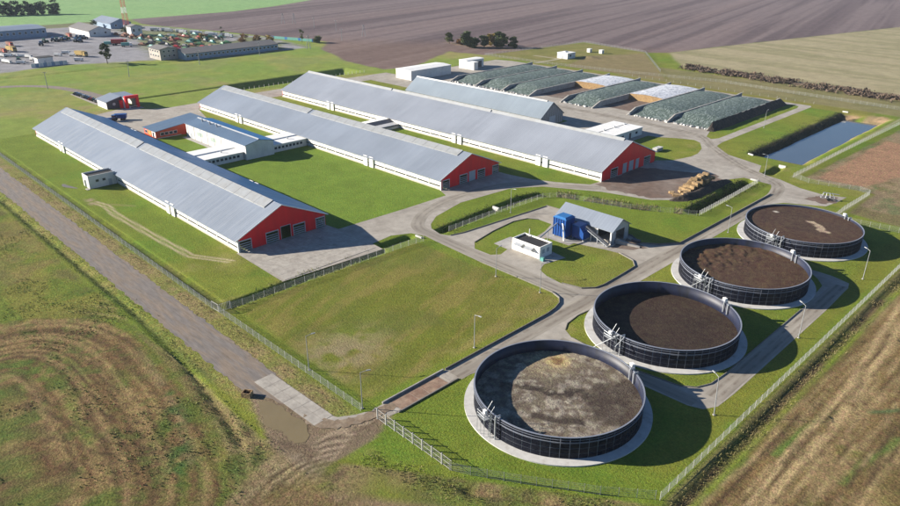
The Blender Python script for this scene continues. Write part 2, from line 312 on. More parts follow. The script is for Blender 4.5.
ou = lf*ss(-sA, 0, .8)*ss(15-np.abs(sA), 0, 2)*ss(x, -150, -140); mix(ou*.85, (.185, .142, .080)); mix(ou*ss(b1, .5, .58)*.8, (.24, .19, .115)); mix(ou*ss(b2*.5+n5*.5, .50, .60)*.8, (.095, .135, .032)); mix(ou*ss(n3*.5+n5*.5, .56, .66)*.5, (.060, .11, .030))
for o_ in (-9.5, -6.5, -3.2, 3.5, 9, 15.5, 23):
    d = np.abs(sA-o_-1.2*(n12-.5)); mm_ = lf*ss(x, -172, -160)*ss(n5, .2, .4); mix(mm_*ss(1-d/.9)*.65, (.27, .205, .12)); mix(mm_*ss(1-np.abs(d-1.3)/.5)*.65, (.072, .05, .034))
for k in range(3): mix(lf*ss(1-dline(x, y, [(-140-k*7, 2+k*6), (-108-k*2, 22+k*2.2), (-98, 36)])/.45)*.6, (.07, .05, .036))
edge = [(-150, 44.5), (-136, 44), (-118, 43), (-104, 41), (-94, 38)]; mix(ss(1-dline(x, y, edge)/4.)*ss(n5, .3, .55)*.8, (.10, .135, .030))
mix(ss(1-dline(x, y, [(-140, 42.5), (-124, 41), (-108, 38), (-97, 34)])/1.6)*ss(n5, .35, .55)*.8, (.22, .17, .11))
mix(ss(1-dline(x, y, [(-118, 40), (-104, 36.5), (-95, 31)])/3.2)*ss(n3*.6+n5*.4, .42, .6)*.85, (.045, .10, .028))
# muddy junction between the old road, the gate and the track leaving to the fields
mud = [(-113, 58.2), (-98, 58.5), (-88, 59.5), (-86.4, 66), (-82.9, 66.3), (-81, 60), (-80.5, 54), (-79, 48), (-75.5, 42), (-68, 35), (-50, 20), (-70, 5), (-83, 31), (-87.5, 40), (-88.5, 45), (-96, 47), (-104, 49.6), (-113, 51)]
sd = sdp(x, y, mud)+2.4*(n5-.5); mm = ss(sd, -.3, .8); mix(mm, (.195, .148, .096)); mix(mm*ss(n12*.6+n5*.4, .48, .60)*.6, (.265, .212, .145)); mix(mm*ss(n3, .58, .7)*.5, (.115, .080, .055))
mix(mm*ss(y, 44, 49)*ss(n5*.4+n12*.6, .38, .5)*.6, (.135, .098, .064))
for pts_, wd_, c_ in (([(-112, 52.6), (-104, 55), (-97, 56.6), (-90, 58.4), (-86.6, 62), (-85, 66)], .5, (.36, .29, .21)), ([(-112, 54.5), (-103, 57), (-96, 58.6), (-90, 60.6), (-87, 64)], .4, (.34, .27, .195)), ([(-88, 57), (-84.5, 62), (-83.8, 66)], .45, (.36, .29, .21)), ([(-100, 47.8), (-93, 47), (-88, 49), (-84, 57), (-83.6, 64)], .5, (.11, .078, .055))): mix(mm*ss(1-dline(x+.7*(n5-.5), y+.7*(n3-.5), pts_)/wd_)*.85, c_)
for k, o in enumerate((-4.4, -3.4, -2.3, -1.2, -.2, .9, 1.9, 3.0, 4.0)):
    tr = smooth_pts([(-85.5+o*.2, 60), (-84.2+o*.5, 54), (-82.5+o*.7, 48), (-80+o, 40), (-72+o, 27), (-60+o, 10)], 4)
    d = dline(x, y, tr); mix(ss(1-d/.62)*.9*ss(n5, .2, .38), (.085, .060, .042) if k % 2 else (.33, .26, .18)); z -= .14*ss(1-d/.7)*(mm*ss(53-y, 0, 4) if k % 2 else 0)
# rough verge along the bottom fence
bf = ss(1-np.abs(sdp(x, y, [(-86, 63.5), (-65, 63.3), (-38, 81.8), (-33, 70), (-60, 40), (-76, 42)])-3)/9)*ss((y-.69*(x+38)-81.3)*-1, .2, 1.2)*ss(-x-34, 0, 3)
mix(bf*.85, (.115, .118, .034)); mix(bf*ss(n5, .42, .58)*.8, (.20, .145, .075)); mix(bf*ss(n3, .55, .68)*.5, (.07, .05, .035))
lowfl = ss(-(y-.69*(x+38)-74), 0, 3)*ss(x+84, 0, 4)*ss(62-y, 0, 5); mix(lowfl*.9, (.18, .125, .078)); mix(lowfl*ss(n5, .5, .62)*.6, (.12, .10, .04))
# right field: bare sandy soil, tracks and weeds
rf = ss(x+33.2+1.2*(n5-.5), 0, 1.5)*ss(y, 62, 66)*ss(245-y, 0, 6)
stq = fbm((x+33)*1.0-.07*y, y*.06, 1.3, 41, 3)
mix(rf, (.160, .115, .062)); mix(rf*ss(stq, .48, .60)*.8, (.230, .178, .110)); mix(rf*ss(stq*.6+n12*.4, .42, .34)*.8, (.120, .092, .05)); mix(rf*ss(n5*.5+n40*.5, .53, .62)*.6, (.115, .122, .034))
mix(rf*ss(x+18, 0, 6)*ss(n5, .35, .6)*.6, (.13, .115, .045))
for pts, wd, c, a in (([(-34.1, 86.7), (-33.9, 92.7), (-33.1, 101.1)], 2.0, (.105, .215, .040), .95), ([(-29.2, 106.0), (-28.3, 114.5), (-26.9, 127.2)], 1.3, (.085, .160, .036), .9), ([(-37.0, 111.7), (-36.5, 130.5), (-36.6, 164.8), (-37.0, 204.4)], 2.4, (.120, .150, .042), .75), ([(-18.9, 106.3), (-17.5, 116.2), (-15.6, 125.6)], 1.2, (.085, .155, .038), .85),
                     ([(-27.3, 87.1), (-27.5, 100.8), (-27.6, 119.3), (-27.5, 137.1), (-29.5, 162.4), (-30.7, 181.2)], 1.1, (.36, .285, .19), .95), ([(-25.2, 89.2), (-25.3, 106.5), (-25.2, 123.8), (-25.5, 137.7), (-26.8, 156.3), (-27.8, 170.5)], 1.7, (.35, .275, .18), .95), ([(-30.8, 87.6), (-31.0, 104.2), (-30.6, 120.3)], .6, (.07, .05, .033), .9), ([(-26.3, 88.1), (-26.5, 103.5), (-26.5, 121.6), (-26.6, 137.6), (-28.0, 164.0)], .55, (.08, .056, .036), .9), ([(-21.9, 130.5), (-18.2, 135.2)], 1.0, (.05, .13, .06), .7), ([(-18.4, 96.2), (-17.9, 112.3), (-16.8, 130.2)], .6, (.075, .053, .035), .85), ([(-16.8, 97.8), (-15.9, 111.7), (-14.9, 123.2)], .6, (.075, .053, .035), .85)):
    mix(ss(1-dline(x+.8*(n5-.5), y, pts)/wd)*a*ss(n5, .18, .34)*rf, c)
for k in range(16):
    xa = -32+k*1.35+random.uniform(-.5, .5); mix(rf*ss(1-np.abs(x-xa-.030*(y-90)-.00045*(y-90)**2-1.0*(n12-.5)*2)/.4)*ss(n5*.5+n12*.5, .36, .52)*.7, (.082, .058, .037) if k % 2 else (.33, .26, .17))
mix(ss(1-np.abs(x+34.7)/2.2)*ss(y, 78, 82)*ss(245-y, 0, 4)*(.6+.4*ss(n5, .35, .55)), (.105, .072, .042)); mix(ss(1-np.abs(x+36.4)/.8)*ss(y, 82, 84)*ss(245-y, 0, 4)*.7, (.24, .19, .09))
# bare reddish plot beyond the fence, far right
rp = ss(sdp(x, y, [(-86, 266), (-62, 264), (-62, 238), (-40, 236), (60, 236), (60, 420), (-82, 400)])+1.5*(n5-.5), 0, 1.5)
mix(rp, (.20, .15, .09)); rb = ss(sdp(x, y, [(-83, 268), (-66, 268), (-57, 300), (-60, 345), (-81, 345)])+4*(n12-.5), 0, 2); mix(rp*rb, REDSOIL); mix(rp*(1-rb)*ss(n12, .42, .58)*.75, (.115, .105, .040)); mix(rp*(1-rb)*ss(n5, .55, .66)*.6, (.07, .12, .04)); mix(rp*ss(n3, .6, .72)*.45, (.12, .08, .05))
mix(ss(1-np.abs(x+88.6)/1.2)*ss(y, 262, 266)*.8, (.26, .235, .165)); mix(ss(1-dline(x, y, [(-62.6, 262), (-63.2, 232)])/1.0)*.7, (.28, .26, .19))
# pond banks and lined basin
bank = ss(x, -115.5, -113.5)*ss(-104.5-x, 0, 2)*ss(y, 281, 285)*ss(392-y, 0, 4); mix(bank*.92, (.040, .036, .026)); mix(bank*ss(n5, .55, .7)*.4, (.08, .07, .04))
mix(ss(x, -104, -101)*ss(-92-x, 0, 3)*ss(y, 280, 284)*ss(395-y, 0, 4)*.85, (.22, .155, .095)); mix(ss(1-np.hypot((x+101)/13, (y-386)/12), 0, .5)*ss(n5, .35, .55), (.33, .225, .13))
mix(ss(1-np.abs(x+97.3)/3.2)*ss(y, 203, 206)*ss(249-y, 0, 3)*.8, (.045, .05, .022))
bs_ = ss(sdp(x, y, [(-401, 203), (-380, 203), (-380, 291), (-401, 291)]), -.5, .5); mix(bs_, (.022, .022, .024))
mix(ss(1-np.hypot((x+386)/14, (y-300)/6), 0, .6)*.8, (.3, .21, .14))
mix(ss(1-np.abs(x+372)/8)*ss(y, 165, 180)*ss(205-y, 0, 8)*.7, (.26, .19, .09))
# outer land ------------------------------------------------------------
far = ss(-352-x+3*(n12-.5), 0, 4)
mix(far*.85, (.165, .215, .042)); mix(far*ss(n40, .4, .6)*.65, (.215, .210, .062)); mix(far*ss(n12*.5+n40*.5, .53, .63)*.5, (.22, .165, .085)); mix(far*ss(-400-x, 0, 30)*ss(n12, .45, .6)*.5, (.125, .200, .040))
YARD = [(-538, 100), (-545, 160), (-524, 212), (-500, 262), (-500, 330), (-580, 345), (-640, 330), (-770, 300), (-800, 215), (-800, 100)]
yd = ss(sdp(x, y, YARD)+8*(n12-.5), -2, 4); mix(yd, (.225, .222, .235)); mix(yd*ss(n12, .5, .65)*.6, (.165, .158, .165)); mix(yd*ss(y+.25*(x+600), 225, 245)*ss(n12*.5+n40*.5, .38, .5)*.85, (.135, .150, .06))
north = [(-846, -400), (-826, 320), (-830, 440), (-858, 515), (-912, 612), (-1500, 1500), (-6000, 3000), (-6000, -3000), (-846, -3000)]
gf = ss(sdp(x, y, north)+3*(n12-.5), -2, 3); mix(ss(-790-x, 0, 6)*ss(320-y, 0, 20), (.13, .135, .07)); 
PL = [(-826, 318), (-770, 305), (-640, 335), (-585, 345), (-520, 362), (-486, 333), (-419, 309), (-376, 307), (-372, 330), (-405, 397), (-372, 402), (-363, 516), (-294, 501), (-281, 512), (-262, 606), (-209, 836), (600, 4400), (-6000, 6000), (-6000, 3100), (-1500, 1500), (-912, 612), (-858, 515), (-830, 440)]
pl = ss(sdp(x, y, PL)+4*(n12-.5), -1.5, 2.5)
fu = .22*x-.97*y; fl_ = .97*x+.22*y   # furrows run along (.22,.97)
fu1 = fbm(fl_, fu*.02, 7, 51, 3); fu2 = fbm(fl_, fu*.03, 45, 53, 3)
mix(pl, (.125, .097, .098)); mix(pl*ss(fu1, .48, .60)*.6, (.165, .130, .128)); mix(pl*ss(fu2, .44, .34)*.65, (.086, .064, .068)); mix(pl*ss(fu1, .44, .34)*.65, (.082, .062, .066)); mix(pl*ss(fu2, .56, .66)*.45, (.175, .132, .125))
mix(pl*ss(-(y-.6*(x+560)-400), 0, 90)*ss(x, -640, -560)*.5, (.16, .105, .078))
mix(ss(1-np.hypot((x+415)/55, (y-436)/13), 0, .5)*ss(n12, .35, .55)*.8, (.19, .135, .085))
mix(gf, (.175, .290, .115)); mix(gf*ss(n40, .4, .65)*.35, (.21, .32, .13)); gs = fbm(x*.05+y*.01, y*.06, 1.2, 61, 3); mix(gf*ss(gs, .5, .65)*.25, (.145, .26, .105))
STB = [(-281, 512), (-262, 606), (-209, 836), (600, 4400), (6000, 4400), (6000, 445), (-95, 447), (-160, 449), (-240, 458)]
sb = ss(sdp(x, y, STB)+3*(n12-.5), -1, 2); sg = fbm(x*.08-y*.01, y*1.0+.15*x, 9, 71, 3)
mix(sb, (.270, .237, .145)); mix(sb*ss(sg, .48, .62)*.6, (.185, .172, .088)); mix(sb*ss(sg, .42, .3)*.4, (.285, .24, .15)); mix(sb*ss(n40, .55, .68)*.35, (.16, .155, .075))
bt = ss(y, 398, 402)*ss(450-y, 0, 6)*ss(x, -262, -250); mix(bt*.9, (.175, .150, .075)); mix(bt*ss(n12, .45, .6)*.5, (.13, .128, .05)); mix(ss(1-np.abs(y-455+.06*(x+165))/9)*ss(x, -240, -236)*ss(n5, .3, .55), (.16, .10, .068))
pump = ss(sdp(x, y, [(-372, 402), (-322, 402), (-219, 407), (-294, 500), (-362, 515)]), -1, 2); mix(pump, (.145, .142, .04)); mix(pump*ss(n12, .5, .62)*.5, (.20, .165, .07)); mix(pump*ss(sdp(x, y, [(-300, 402), (-219, 405), (-292, 500), (-318, 455)]), 0, 4)*.6, (.185, .135, .085))
mix(ss(1-dline(x, y, [(-322, 398), (-322, 428)])/2.4)*.9, (.33, .30, .25)); mix(ss(1-dline(x, y, [(-345, 428), (-322, 428)])/2)*.8, (.33, .30, .25))
strip = ss(y, 388, 391)*ss(402-y, 0, 2)*ss(x, -330, -320)*ss(-100-x, 0, 5); mix(strip*.85, (.165, .150, .035))
# faces into named pieces of ground, all sharing the one material
idx = np.arange(x.size).reshape(sh); F = np.stack([idx[:-1, :-1], idx[1:, :-1], idx[1:, 1:], idx[:-1, 1:]], -1).reshape(-1, 4)
fx, fy = x[F].mean(1), y[F].mean(1); P3 = np.stack([x, y, z], 1)
zone = np.zeros(len(F), int)
zone[fx < -372] = 1
zone[(fx < -352) & (fy < 100)] = 1
zone[inside(fx, fy, YARD)] = 2
zone[inside(fx, fy, PL)] = 3
zone[inside(fx, fy, north)] = 4
zone[inside(fx, fy, STB)] = 5
zone[(fy < 46.6) & (fx > -846) & (fx < -80)] = 6
zone[(fx > -33) & (fy < 440)] = 7
zone[(fx > -85) & (fy > 264) & (fy < 440)] = 8
zone[inside(fx, fy, mud)] = 9
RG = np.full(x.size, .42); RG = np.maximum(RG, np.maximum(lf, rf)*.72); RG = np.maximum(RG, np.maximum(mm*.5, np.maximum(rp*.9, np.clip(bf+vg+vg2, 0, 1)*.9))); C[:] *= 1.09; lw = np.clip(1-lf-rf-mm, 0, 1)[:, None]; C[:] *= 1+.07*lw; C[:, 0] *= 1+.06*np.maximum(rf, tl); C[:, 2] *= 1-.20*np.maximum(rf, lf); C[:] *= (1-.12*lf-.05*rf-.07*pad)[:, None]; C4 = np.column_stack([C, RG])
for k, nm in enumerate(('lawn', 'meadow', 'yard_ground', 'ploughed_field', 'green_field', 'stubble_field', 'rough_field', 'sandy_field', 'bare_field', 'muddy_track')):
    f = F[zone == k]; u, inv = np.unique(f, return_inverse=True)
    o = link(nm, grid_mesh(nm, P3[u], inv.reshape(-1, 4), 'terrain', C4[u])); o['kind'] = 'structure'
# ------------------------------------------------------------------ paved sheets, kerbs, water
def sheet(name, polys, zz, mat, kind='structure'):
    P = [[Vector((a, b, 0)) for a, b in p] for p in polys]; tri = tessellate_polygon(P); flat = [v for p in P for v in p]
    me = bpy.data.meshes.new(name); me.from_pydata([(v.x, v.y, zz) for v in flat], [], [tuple(t) for t in tri])
    bm = bmesh.new(); bm.from_mesh(me)
    for f in bm.faces:
        f.normal_update()
        if f.normal.z < 0: f.normal_flip()
    bm.to_mesh(me); bm.free(); me.materials.append(MAT[mat]); o = link(name, me); o['kind'] = kind; return o
def ragged(pts, step=1.2, amp=.25, seed=1, closed=True):
    out = []; r = random.Random(seed)
    for a, b in zip(pts, pts[1:]+pts[:1]):
        n = max(1, int(math.hypot(b[0]-a[0], b[1]-a[1])/step))
        for k in range(n): t = k/n; out.append((a[0]+(b[0]-a[0])*t+r.uniform(-amp, amp), a[1]+(b[1]-a[1])*t+r.uniform(-amp, amp)))
    return out
H1 = [(-155, 157), (-153, 180), (-146.5, 189.5), (-128.5, 199.7), (-112, 204.5), (-105.5, 211), (-104.5, 243), (-101, 250.5), (-95, 250), (-90.5, 249.4), (-87, 245.4), (-86.2, 239), (-86.5, 177.5), (-90.2, 172.5), (-94.3, 169.5), (-99.3, 172.5), (-120, 172.5), (-126, 175), (-132.8, 174.6), (-135.8, 139), (-137, 134.5), (-140, 133.2), (-145, 134.4), (-147.7, 136.6), (-151.4, 142.3)]
H2 = [(-128.5, 136), (-130.5, 146), (-131.4, 156.3), (-130, 161.5), (-126.9, 163.4), (-121.7, 163.1), (-119.5, 157), (-118, 147.4), (-124, 146.6), (-124, 139.3), (-118.5, 139), (-117.5, 135), (-119.3, 132.8), (-125.3, 132.7)]
H3 = [(-103.7, 146), (-105, 138.6), (-103.6, 135), (-100, 133.3), (-94.5, 132.5), (-89.3, 133.8), (-87, 136.5), (-86.5, 139.5), (-86.7, 148.7), (-87, 154.6), (-89.4, 157.5), (-95, 159.2), (-99, 158.5), (-108, 156), (-108, 153.5), (-116, 153.5), (-116.6, 148)]
OUT = [(-87, 66), (-87, 117), (-87.4, 120.5), (-88.3, 123.4), (-90, 125.6), (-93.2, 126.8), (-97, 127), (-118, 127.3), (-137.5, 128.6), (-142, 129), (-146.5, 127.5), (-149.3, 122), (-148.4, 114.3), (-143.3, 114), (-145.2, 82.4), (-169.6, 82.9), (-169.6, 113.4), (-164.4, 114), (-163.6, 140), (-163.6, 158.5), (-168.8, 160.7), (-168.8, 191.4), (-164.3, 191.6), (-155, 193.2), (-146, 197), (-136, 203.5), (-135.2, 208.6), (-135.2, 247), (-130.7, 252), (-128.2, 262), (-128.4, 268), (-130.9, 276.2), (-136, 284.5), (-140, 286.8), (-147, 284), (-153.7, 279.6), (-158, 279), (-158, 254), (-200, 254), (-200, 276), (-352, 276), (-352, 392), (-340, 396), (-131, 394.5), (-129.6, 392), (-129.6, 292), (-128.4, 284), (-126, 279.6), (-122.2, 276.4), (-103, 270), (-99.6, 259.9), (-90.5, 257.6), (-82, 253), (-73, 251.3), (-66.8, 254.3), (-67.3, 247), (-68.5, 240), (-79.6, 233.5), (-82.2, 229), (-82.0, 190), (-81.3, 167.7), (-81.2, 127), (-81.7, 121.9), (-81.1, 117), (-79.7, 114.4), (-76.5, 112.6), (-62, 111.2), (-50.8, 112.8), (-48.2, 114.7), (-46.8, 117.9), (-46.4, 124), (-46.4, 162), (-47.6, 178.6), (-50, 182), (-52.4, 184.2), (-52.9, 186.5), (-47.7, 186.3), (-43.3, 184.8), (-42.6, 182), (-42.1, 166), (-42.1, 118), (-42.4, 112), (-43.9, 109.2), (-46.6, 108.2), (-60, 107.8), (-77, 107.8), (-80.5, 106), (-82, 102.5), (-82.1, 87.5), (-82.9, 83.5), (-83, 68), (-83.3, 66)]
HB = [(-142.6, 306.5), (-142.6, 386), (-139, 390.5), (-135, 389), (-133.8, 384), (-133.8, 297), (-135.5, 293.5), (-139, 296)]
sheet('concrete_yard', [OUT, H1, H2, H3, HB], .02, 'concrete')
def strip_line(name, pts, w, zz, mat):
    P = [Vector(p) for p in pts]; v, u, f = [], [], []
    for i, p in enumerate(P):
        d = (P[min(i+1, len(P)-1)]-P[max(i-1, 0)]).normalized(); n = Vector((-d.y, d.x))
        for k in (-1, -.5, 0, .5, 1): q = p-n*k*w/2; v.append((q.x, q.y, zz)); u.append(k)
    for i in range(len(P)-1):
        for k in range(4): a = i*5+k; f.append((a, a+5, a+6, a+1))
    me = bpy.data.meshes.new(name); me.from_pydata(v, [], f); at_ = me.attributes.new('u', 'FLOAT', 'POINT'); at_.data.foreach_set('value', u); me.materials.append(MAT[mat])
    me.update()
    if me.polygons[0].normal.z < 0: me.flip_normals()
    o = link(name, me); o['kind'] = 'structure'; return o
def wheelmat(src, name, dirt):
    """a streaked concrete lane with two browner wheel bands"""
    m = MAT[src].copy(); m.name = name; MAT[name] = m; nt = m.node_tree; L = nt.links.new; b = nt.nodes['Principled BSDF']; old = b.inputs['Base Color'].links[0].from_socket
    at_ = N(nt, 'ShaderNodeAttribute', attribute_name='u'); ab = N(nt, 'ShaderNodeMath', operation='ABSOLUTE'); L(at_.outputs['Fac'], ab.inputs[0])
    sb_ = N(nt, 'ShaderNodeMath', operation='SUBTRACT'); L(ab.outputs[0], sb_.inputs[0]); sb_.inputs[1].default_value = .42; a2 = N(nt, 'ShaderNodeMath', operation='ABSOLUTE'); L(sb_.outputs[0], a2.inputs[0])
    r = N(nt, 'ShaderNodeMapRange'); r.inputs[1].default_value = .28; r.inputs[2].default_value = .02; r.inputs[3].default_value = 0; r.inputs[4].default_value = 1; L(a2.outputs[0], r.inputs[0])
    g = N(nt, 'ShaderNodeNewGeometry'); n = N(nt, 'ShaderNodeTexNoise', Scale=.22, Detail=6., Roughness=.7); L(g.outputs['Position'], n.inputs['Vector']); r2 = N(nt, 'ShaderNodeMapRange'); r2.inputs[1].default_value = .38; r2.inputs[2].default_value = .6; L(n.outputs[0], r2.inputs[0])
    mu = N(nt, 'ShaderNodeMath', operation='MULTIPLY'); L(r.outputs[0], mu.inputs[0]); L(r2.outputs[0], mu.inputs[1]); m2 = N(nt, 'ShaderNodeMath', operation='MULTIPLY'); L(mu.outputs[0], m2.inputs[0]); m2.inputs[1].default_value = .85
    mx = N(nt, 'ShaderNodeMixRGB'); L(m2.outputs[0], mx.inputs[0]); L(old, mx.inputs[1]); mx.inputs[2].default_value = (*dirt, 1); L(mx.outputs[0], b.inputs['Base Color'])
wheelmat('concrete_y', 'lane_y', (.125, .098, .076)); wheelmat('concrete_x', 'lane_x', (.15, .128, .106))
# traffic lanes of darker, streaked concrete laid over the yard slab
strip_line('concrete_road', [(-84.6, 84), (-84.6, 230)], 4.6, .026, 'lane_y')
strip_line('concrete_road', smooth_pts([(-84.6, 230), (-85.2, 240), (-89, 251), (-97, 257), (-106, 262), (-116, 270), (-124, 277), (-132, 285), (-139, 293), (-150, 297), (-200, 299), (-330, 300)], 6), 4.4, .032, 'lane_y')
strip_line('concrete_road', smooth_pts([(-88, 129.6), (-118, 130), (-139, 131), (-148, 132), (-154, 138), (-158, 147), (-160, 160), (-158, 178), (-152, 188), (-140, 196), (-131, 203)], 6), 4.2, .038, 'lane_x')
strip_line('concrete_road', [(-44.3, 114), (-44.3, 182)], 3.6, .026, 'lane_y'); strip_line('concrete_road', [(-78, 109.8), (-46, 110.2)], 3.2, .032, 'lane_x')
sheet('muddy_yard', [ragged([(-134.9, 206), (-128, 203), (-113, 206.5), (-107, 213), (-105.6, 242), (-110, 246), (-124, 240), (-134.9, 234)], 1.5, .8, 4)], .044, 'mud_yard')
sheet('muddy_yard', [ragged([(-74, 250), (-69, 252.5), (-67.5, 246), (-70, 241), (-76, 243)], 1., .6, 5)], .03, 'mud_yard')
sheet('muddy_yard', [ragged([(-99, 160.5), (-94, 163), (-91.5, 168), (-95, 168.8), (-99, 170)], 1., .5, 6)], .03, 'mud_yard')
sheet('farm_road', [ragged([(-700, 50.9), (-112, 50.9), (-107.5, 51.4), (-104.2, 52.8), (-101, 53.9), (-96.5, 54.6), (-92, 55.2), (-95, 56.6), (-105, 57.6), (-110.5, 58.7), (-700, 58.6)], 1.2, .36, 2)], .025, 'asphalt_old')
sheet('concrete_road', [ragged([(-91, 54.4), (-89.2, 55.6), (-87.4, 58.4), (-85.9, 62), (-84.8, 66), (-84.4, 67.4), (-86.6, 67.4), (-87.0, 65), (-88.0, 61.5), (-89.6, 59.2), (-92.5, 58.6)], .8, .3, 9)], .03, 'slab')
sheet('muddy_track', [ragged([(-92.4, 53.8), (-88.4, 55.2), (-86.4, 58.2), (-84.9, 62.4), (-84.1, 69), (-86.2, 69), (-86.6, 64.6), (-87.6, 61.0), (-89.4, 58.0), (-92, 56.4), (-95, 55.2)], .6, .3, 12)], .072, 'mud_brown')
sheet('asphalt_yard', [[(-372, 116), (-349, 112), (-321, 113.5), (-319, 119), (-319, 140), (-300, 146), (-347, 160), (-351, 162), (-351, 192), (-348.5, 205), (-348.5, 250), (-352.2, 262), (-352.2, 300), (-366, 300), (-368, 250), (-366, 200), (-364, 168), (-363.5, 150), (-369, 139), (-376, 140), (-378, 131)]], .03, 'concrete')
strip_line('approach_road', smooth_pts([(-376, 136), (-412, 136.5), (-440, 133.5), (-462, 128), (-475, 121), (-486, 108), (-500, 80), (-520, 30)], 6), 6.0, .036, 'asphalt_old')
sheet('car_park', [[(-436, 126.5), (-397, 126.5), (-397, 133.2), (-436, 130.4)]], .03, 'concrete')
sheet('pond_water', [[(-111.5, 284), (-94, 284), (-94, 388), (-111.5, 388)]], -2.35, 'pond_water')
sheet('puddle', [ragged(smooth_pts([(-103.8, 51.0), (-103.0, 52.6), (-100, 53.4), (-96.0, 53.6), (-92.6, 53.8), (-89.2, 52.6), (-88.0, 50.8), (-89.6, 49.3), (-92.4, 49.6), (-95.5, 48.6), (-99, 48.9), (-101.6, 50.2)], 4, True), .6, .28, 3)], .035, 'puddle_water')
sheet('puddle', [ragged(smooth_pts([(-268.5, 69.2), (-264, 70.3), (-259.5, 71.3), (-261.5, 69.5), (-266, 68)], 3, True), .7, .15, 8)], .03, 'puddle_water')
def kerb_run(pts, w=.28, h=.34, closed=False, name='kerb'):
    P = [Vector(p) for p in pts]; m = MB(); n = len(P); Lp = []; w = .16 if w == .28 else w
    for i, p in enumerate(P):
        d = ((P[(i+1) % n] if closed else P[min(i+1, n-1)])-(P[i-1] if closed else P[max(i-1, 0)])).normalized(); q = Vector((-d.y, d.x))*w/2; Lp.append((p+q, p-q))
    for i in range(n if closed else n-1):
        (a, b), (c, d) = Lp[i], Lp[(i+1) % n]; m.hull([(a.x, a.y, -.1), (b.x, b.y, -.1), (d.x, d.y, -.1), (c.x, c.y, -.1)], [(a.x, a.y, h), (b.x, b.y, h), (d.x, d.y, h), (c.x, c.y, h)])
    o = m.build(name, 'kerb'); o['kind'] = 'structure'; return o
kerb_run([(-87, 84)]+OUT[1:8], h=.42); kerb_run(H1[11:19], h=.42); kerb_run(H1[17:21], h=.25); kerb_run(H3[4:12], h=.34); kerb_run(H2[:5], h=.2)
kerb_run([(-76.5, 112.6), (-62, 111.2), (-50.8, 112.8), (-48.2, 114.7), (-46.8, 117.9), (-46.4, 124), (-46.4, 162)], h=.22); kerb_run([(-81.2, 127), (-81.7, 121.9), (-81.1, 117), (-79.7, 114.4)], h=.15)
# precast slabs let into the old road and the barn forecourt: single pieces
def slab_field(name, org, ux, uy, nx, ny, dx, dy, zz, mat):
    base = MB(); U, V = Vector(ux), Vector(uy); O = Vector(org)
    c = [O, O+U*nx*dx, O+U*nx*dx+V*ny*dy, O+V*ny*dy]
    base.hull([(p.x, p.y, -.05) for p in c], [(p.x, p.y, zz-.03) for p in c]); root = base.build(name, 'kerb'); root['kind'] = 'structure'
    sm = MB().box(-dx/2+.03, dx/2-.03, -dy/2+.03, dy/2-.03, -.03, 0); me = sm.mesh('slab', mat)
    r = random.Random(3); rz = math.atan2(ux[1], ux[0])
    for i in range(nx):
        for j in range(ny):
            p = O+U*(i+.5)*dx+V*(j+.5)*dy; link('slab', me, root, (p.x, p.y, zz+r.uniform(0, .02)), rz)
slab_field('slab_forecourt', (-169.3, 83.2), (1, 0), (0, 1), 7, 8, 3.4, 3.75, .075, 'slab')
slab_field('slab_apron', (-110.4, 54.0), (1, .03), (-.03, 1), 6, 2, 3.3, 2.1, .06, 'slab')
# ------------------------------------------------------------------ cattle barns
def slat_door(t, xf, yc, w, h, kind):
    x_ = xf
    if kind == 'plain':
        d = box('door', 'door_grey', t, x_-.10, x_+.06, yc-w/2, yc+w/2, .08, h); box('door_rail', 'grey_steel', d, x_+.06, x_+.14, yc-w/2-.1, yc+w/2+.1, h-.12, h+.06); return
    if kind == 'open':
        m = MB(); m.box(x_-.1, x_+.1, yc-w/2-.12, yc-w/2, .08, h).box(x_-.1, x_+.1, yc+w/2, yc+w/2+.12, .08, h).box(x_-.1, x_+.1, yc-w/2-.12, yc+w/2+.12, h, h+.14); m.build('door_frame', 'grey_steel', t); return
    m = MB(); m.box(x_-.1, x_+.14, yc-w/2-.16, yc-w/2, .08, h).box(x_-.1, x_+.14, yc+w/2, yc+w/2+.16, .08, h).box(x_-.1, x_+.14, yc-w/2-.16, yc+w/2+.16, h, h+.3)
    f = m.build('door_frame', 'grey_steel', t)
    for k, (a, b) in enumerate(((.25, .55), (.85, 1.15), (1.5, 1.8), (2.2, 2.45))): box('slat', 'galvanised', f, x_-.02, x_+.06, yc-w/2, yc+w/2, a, b)
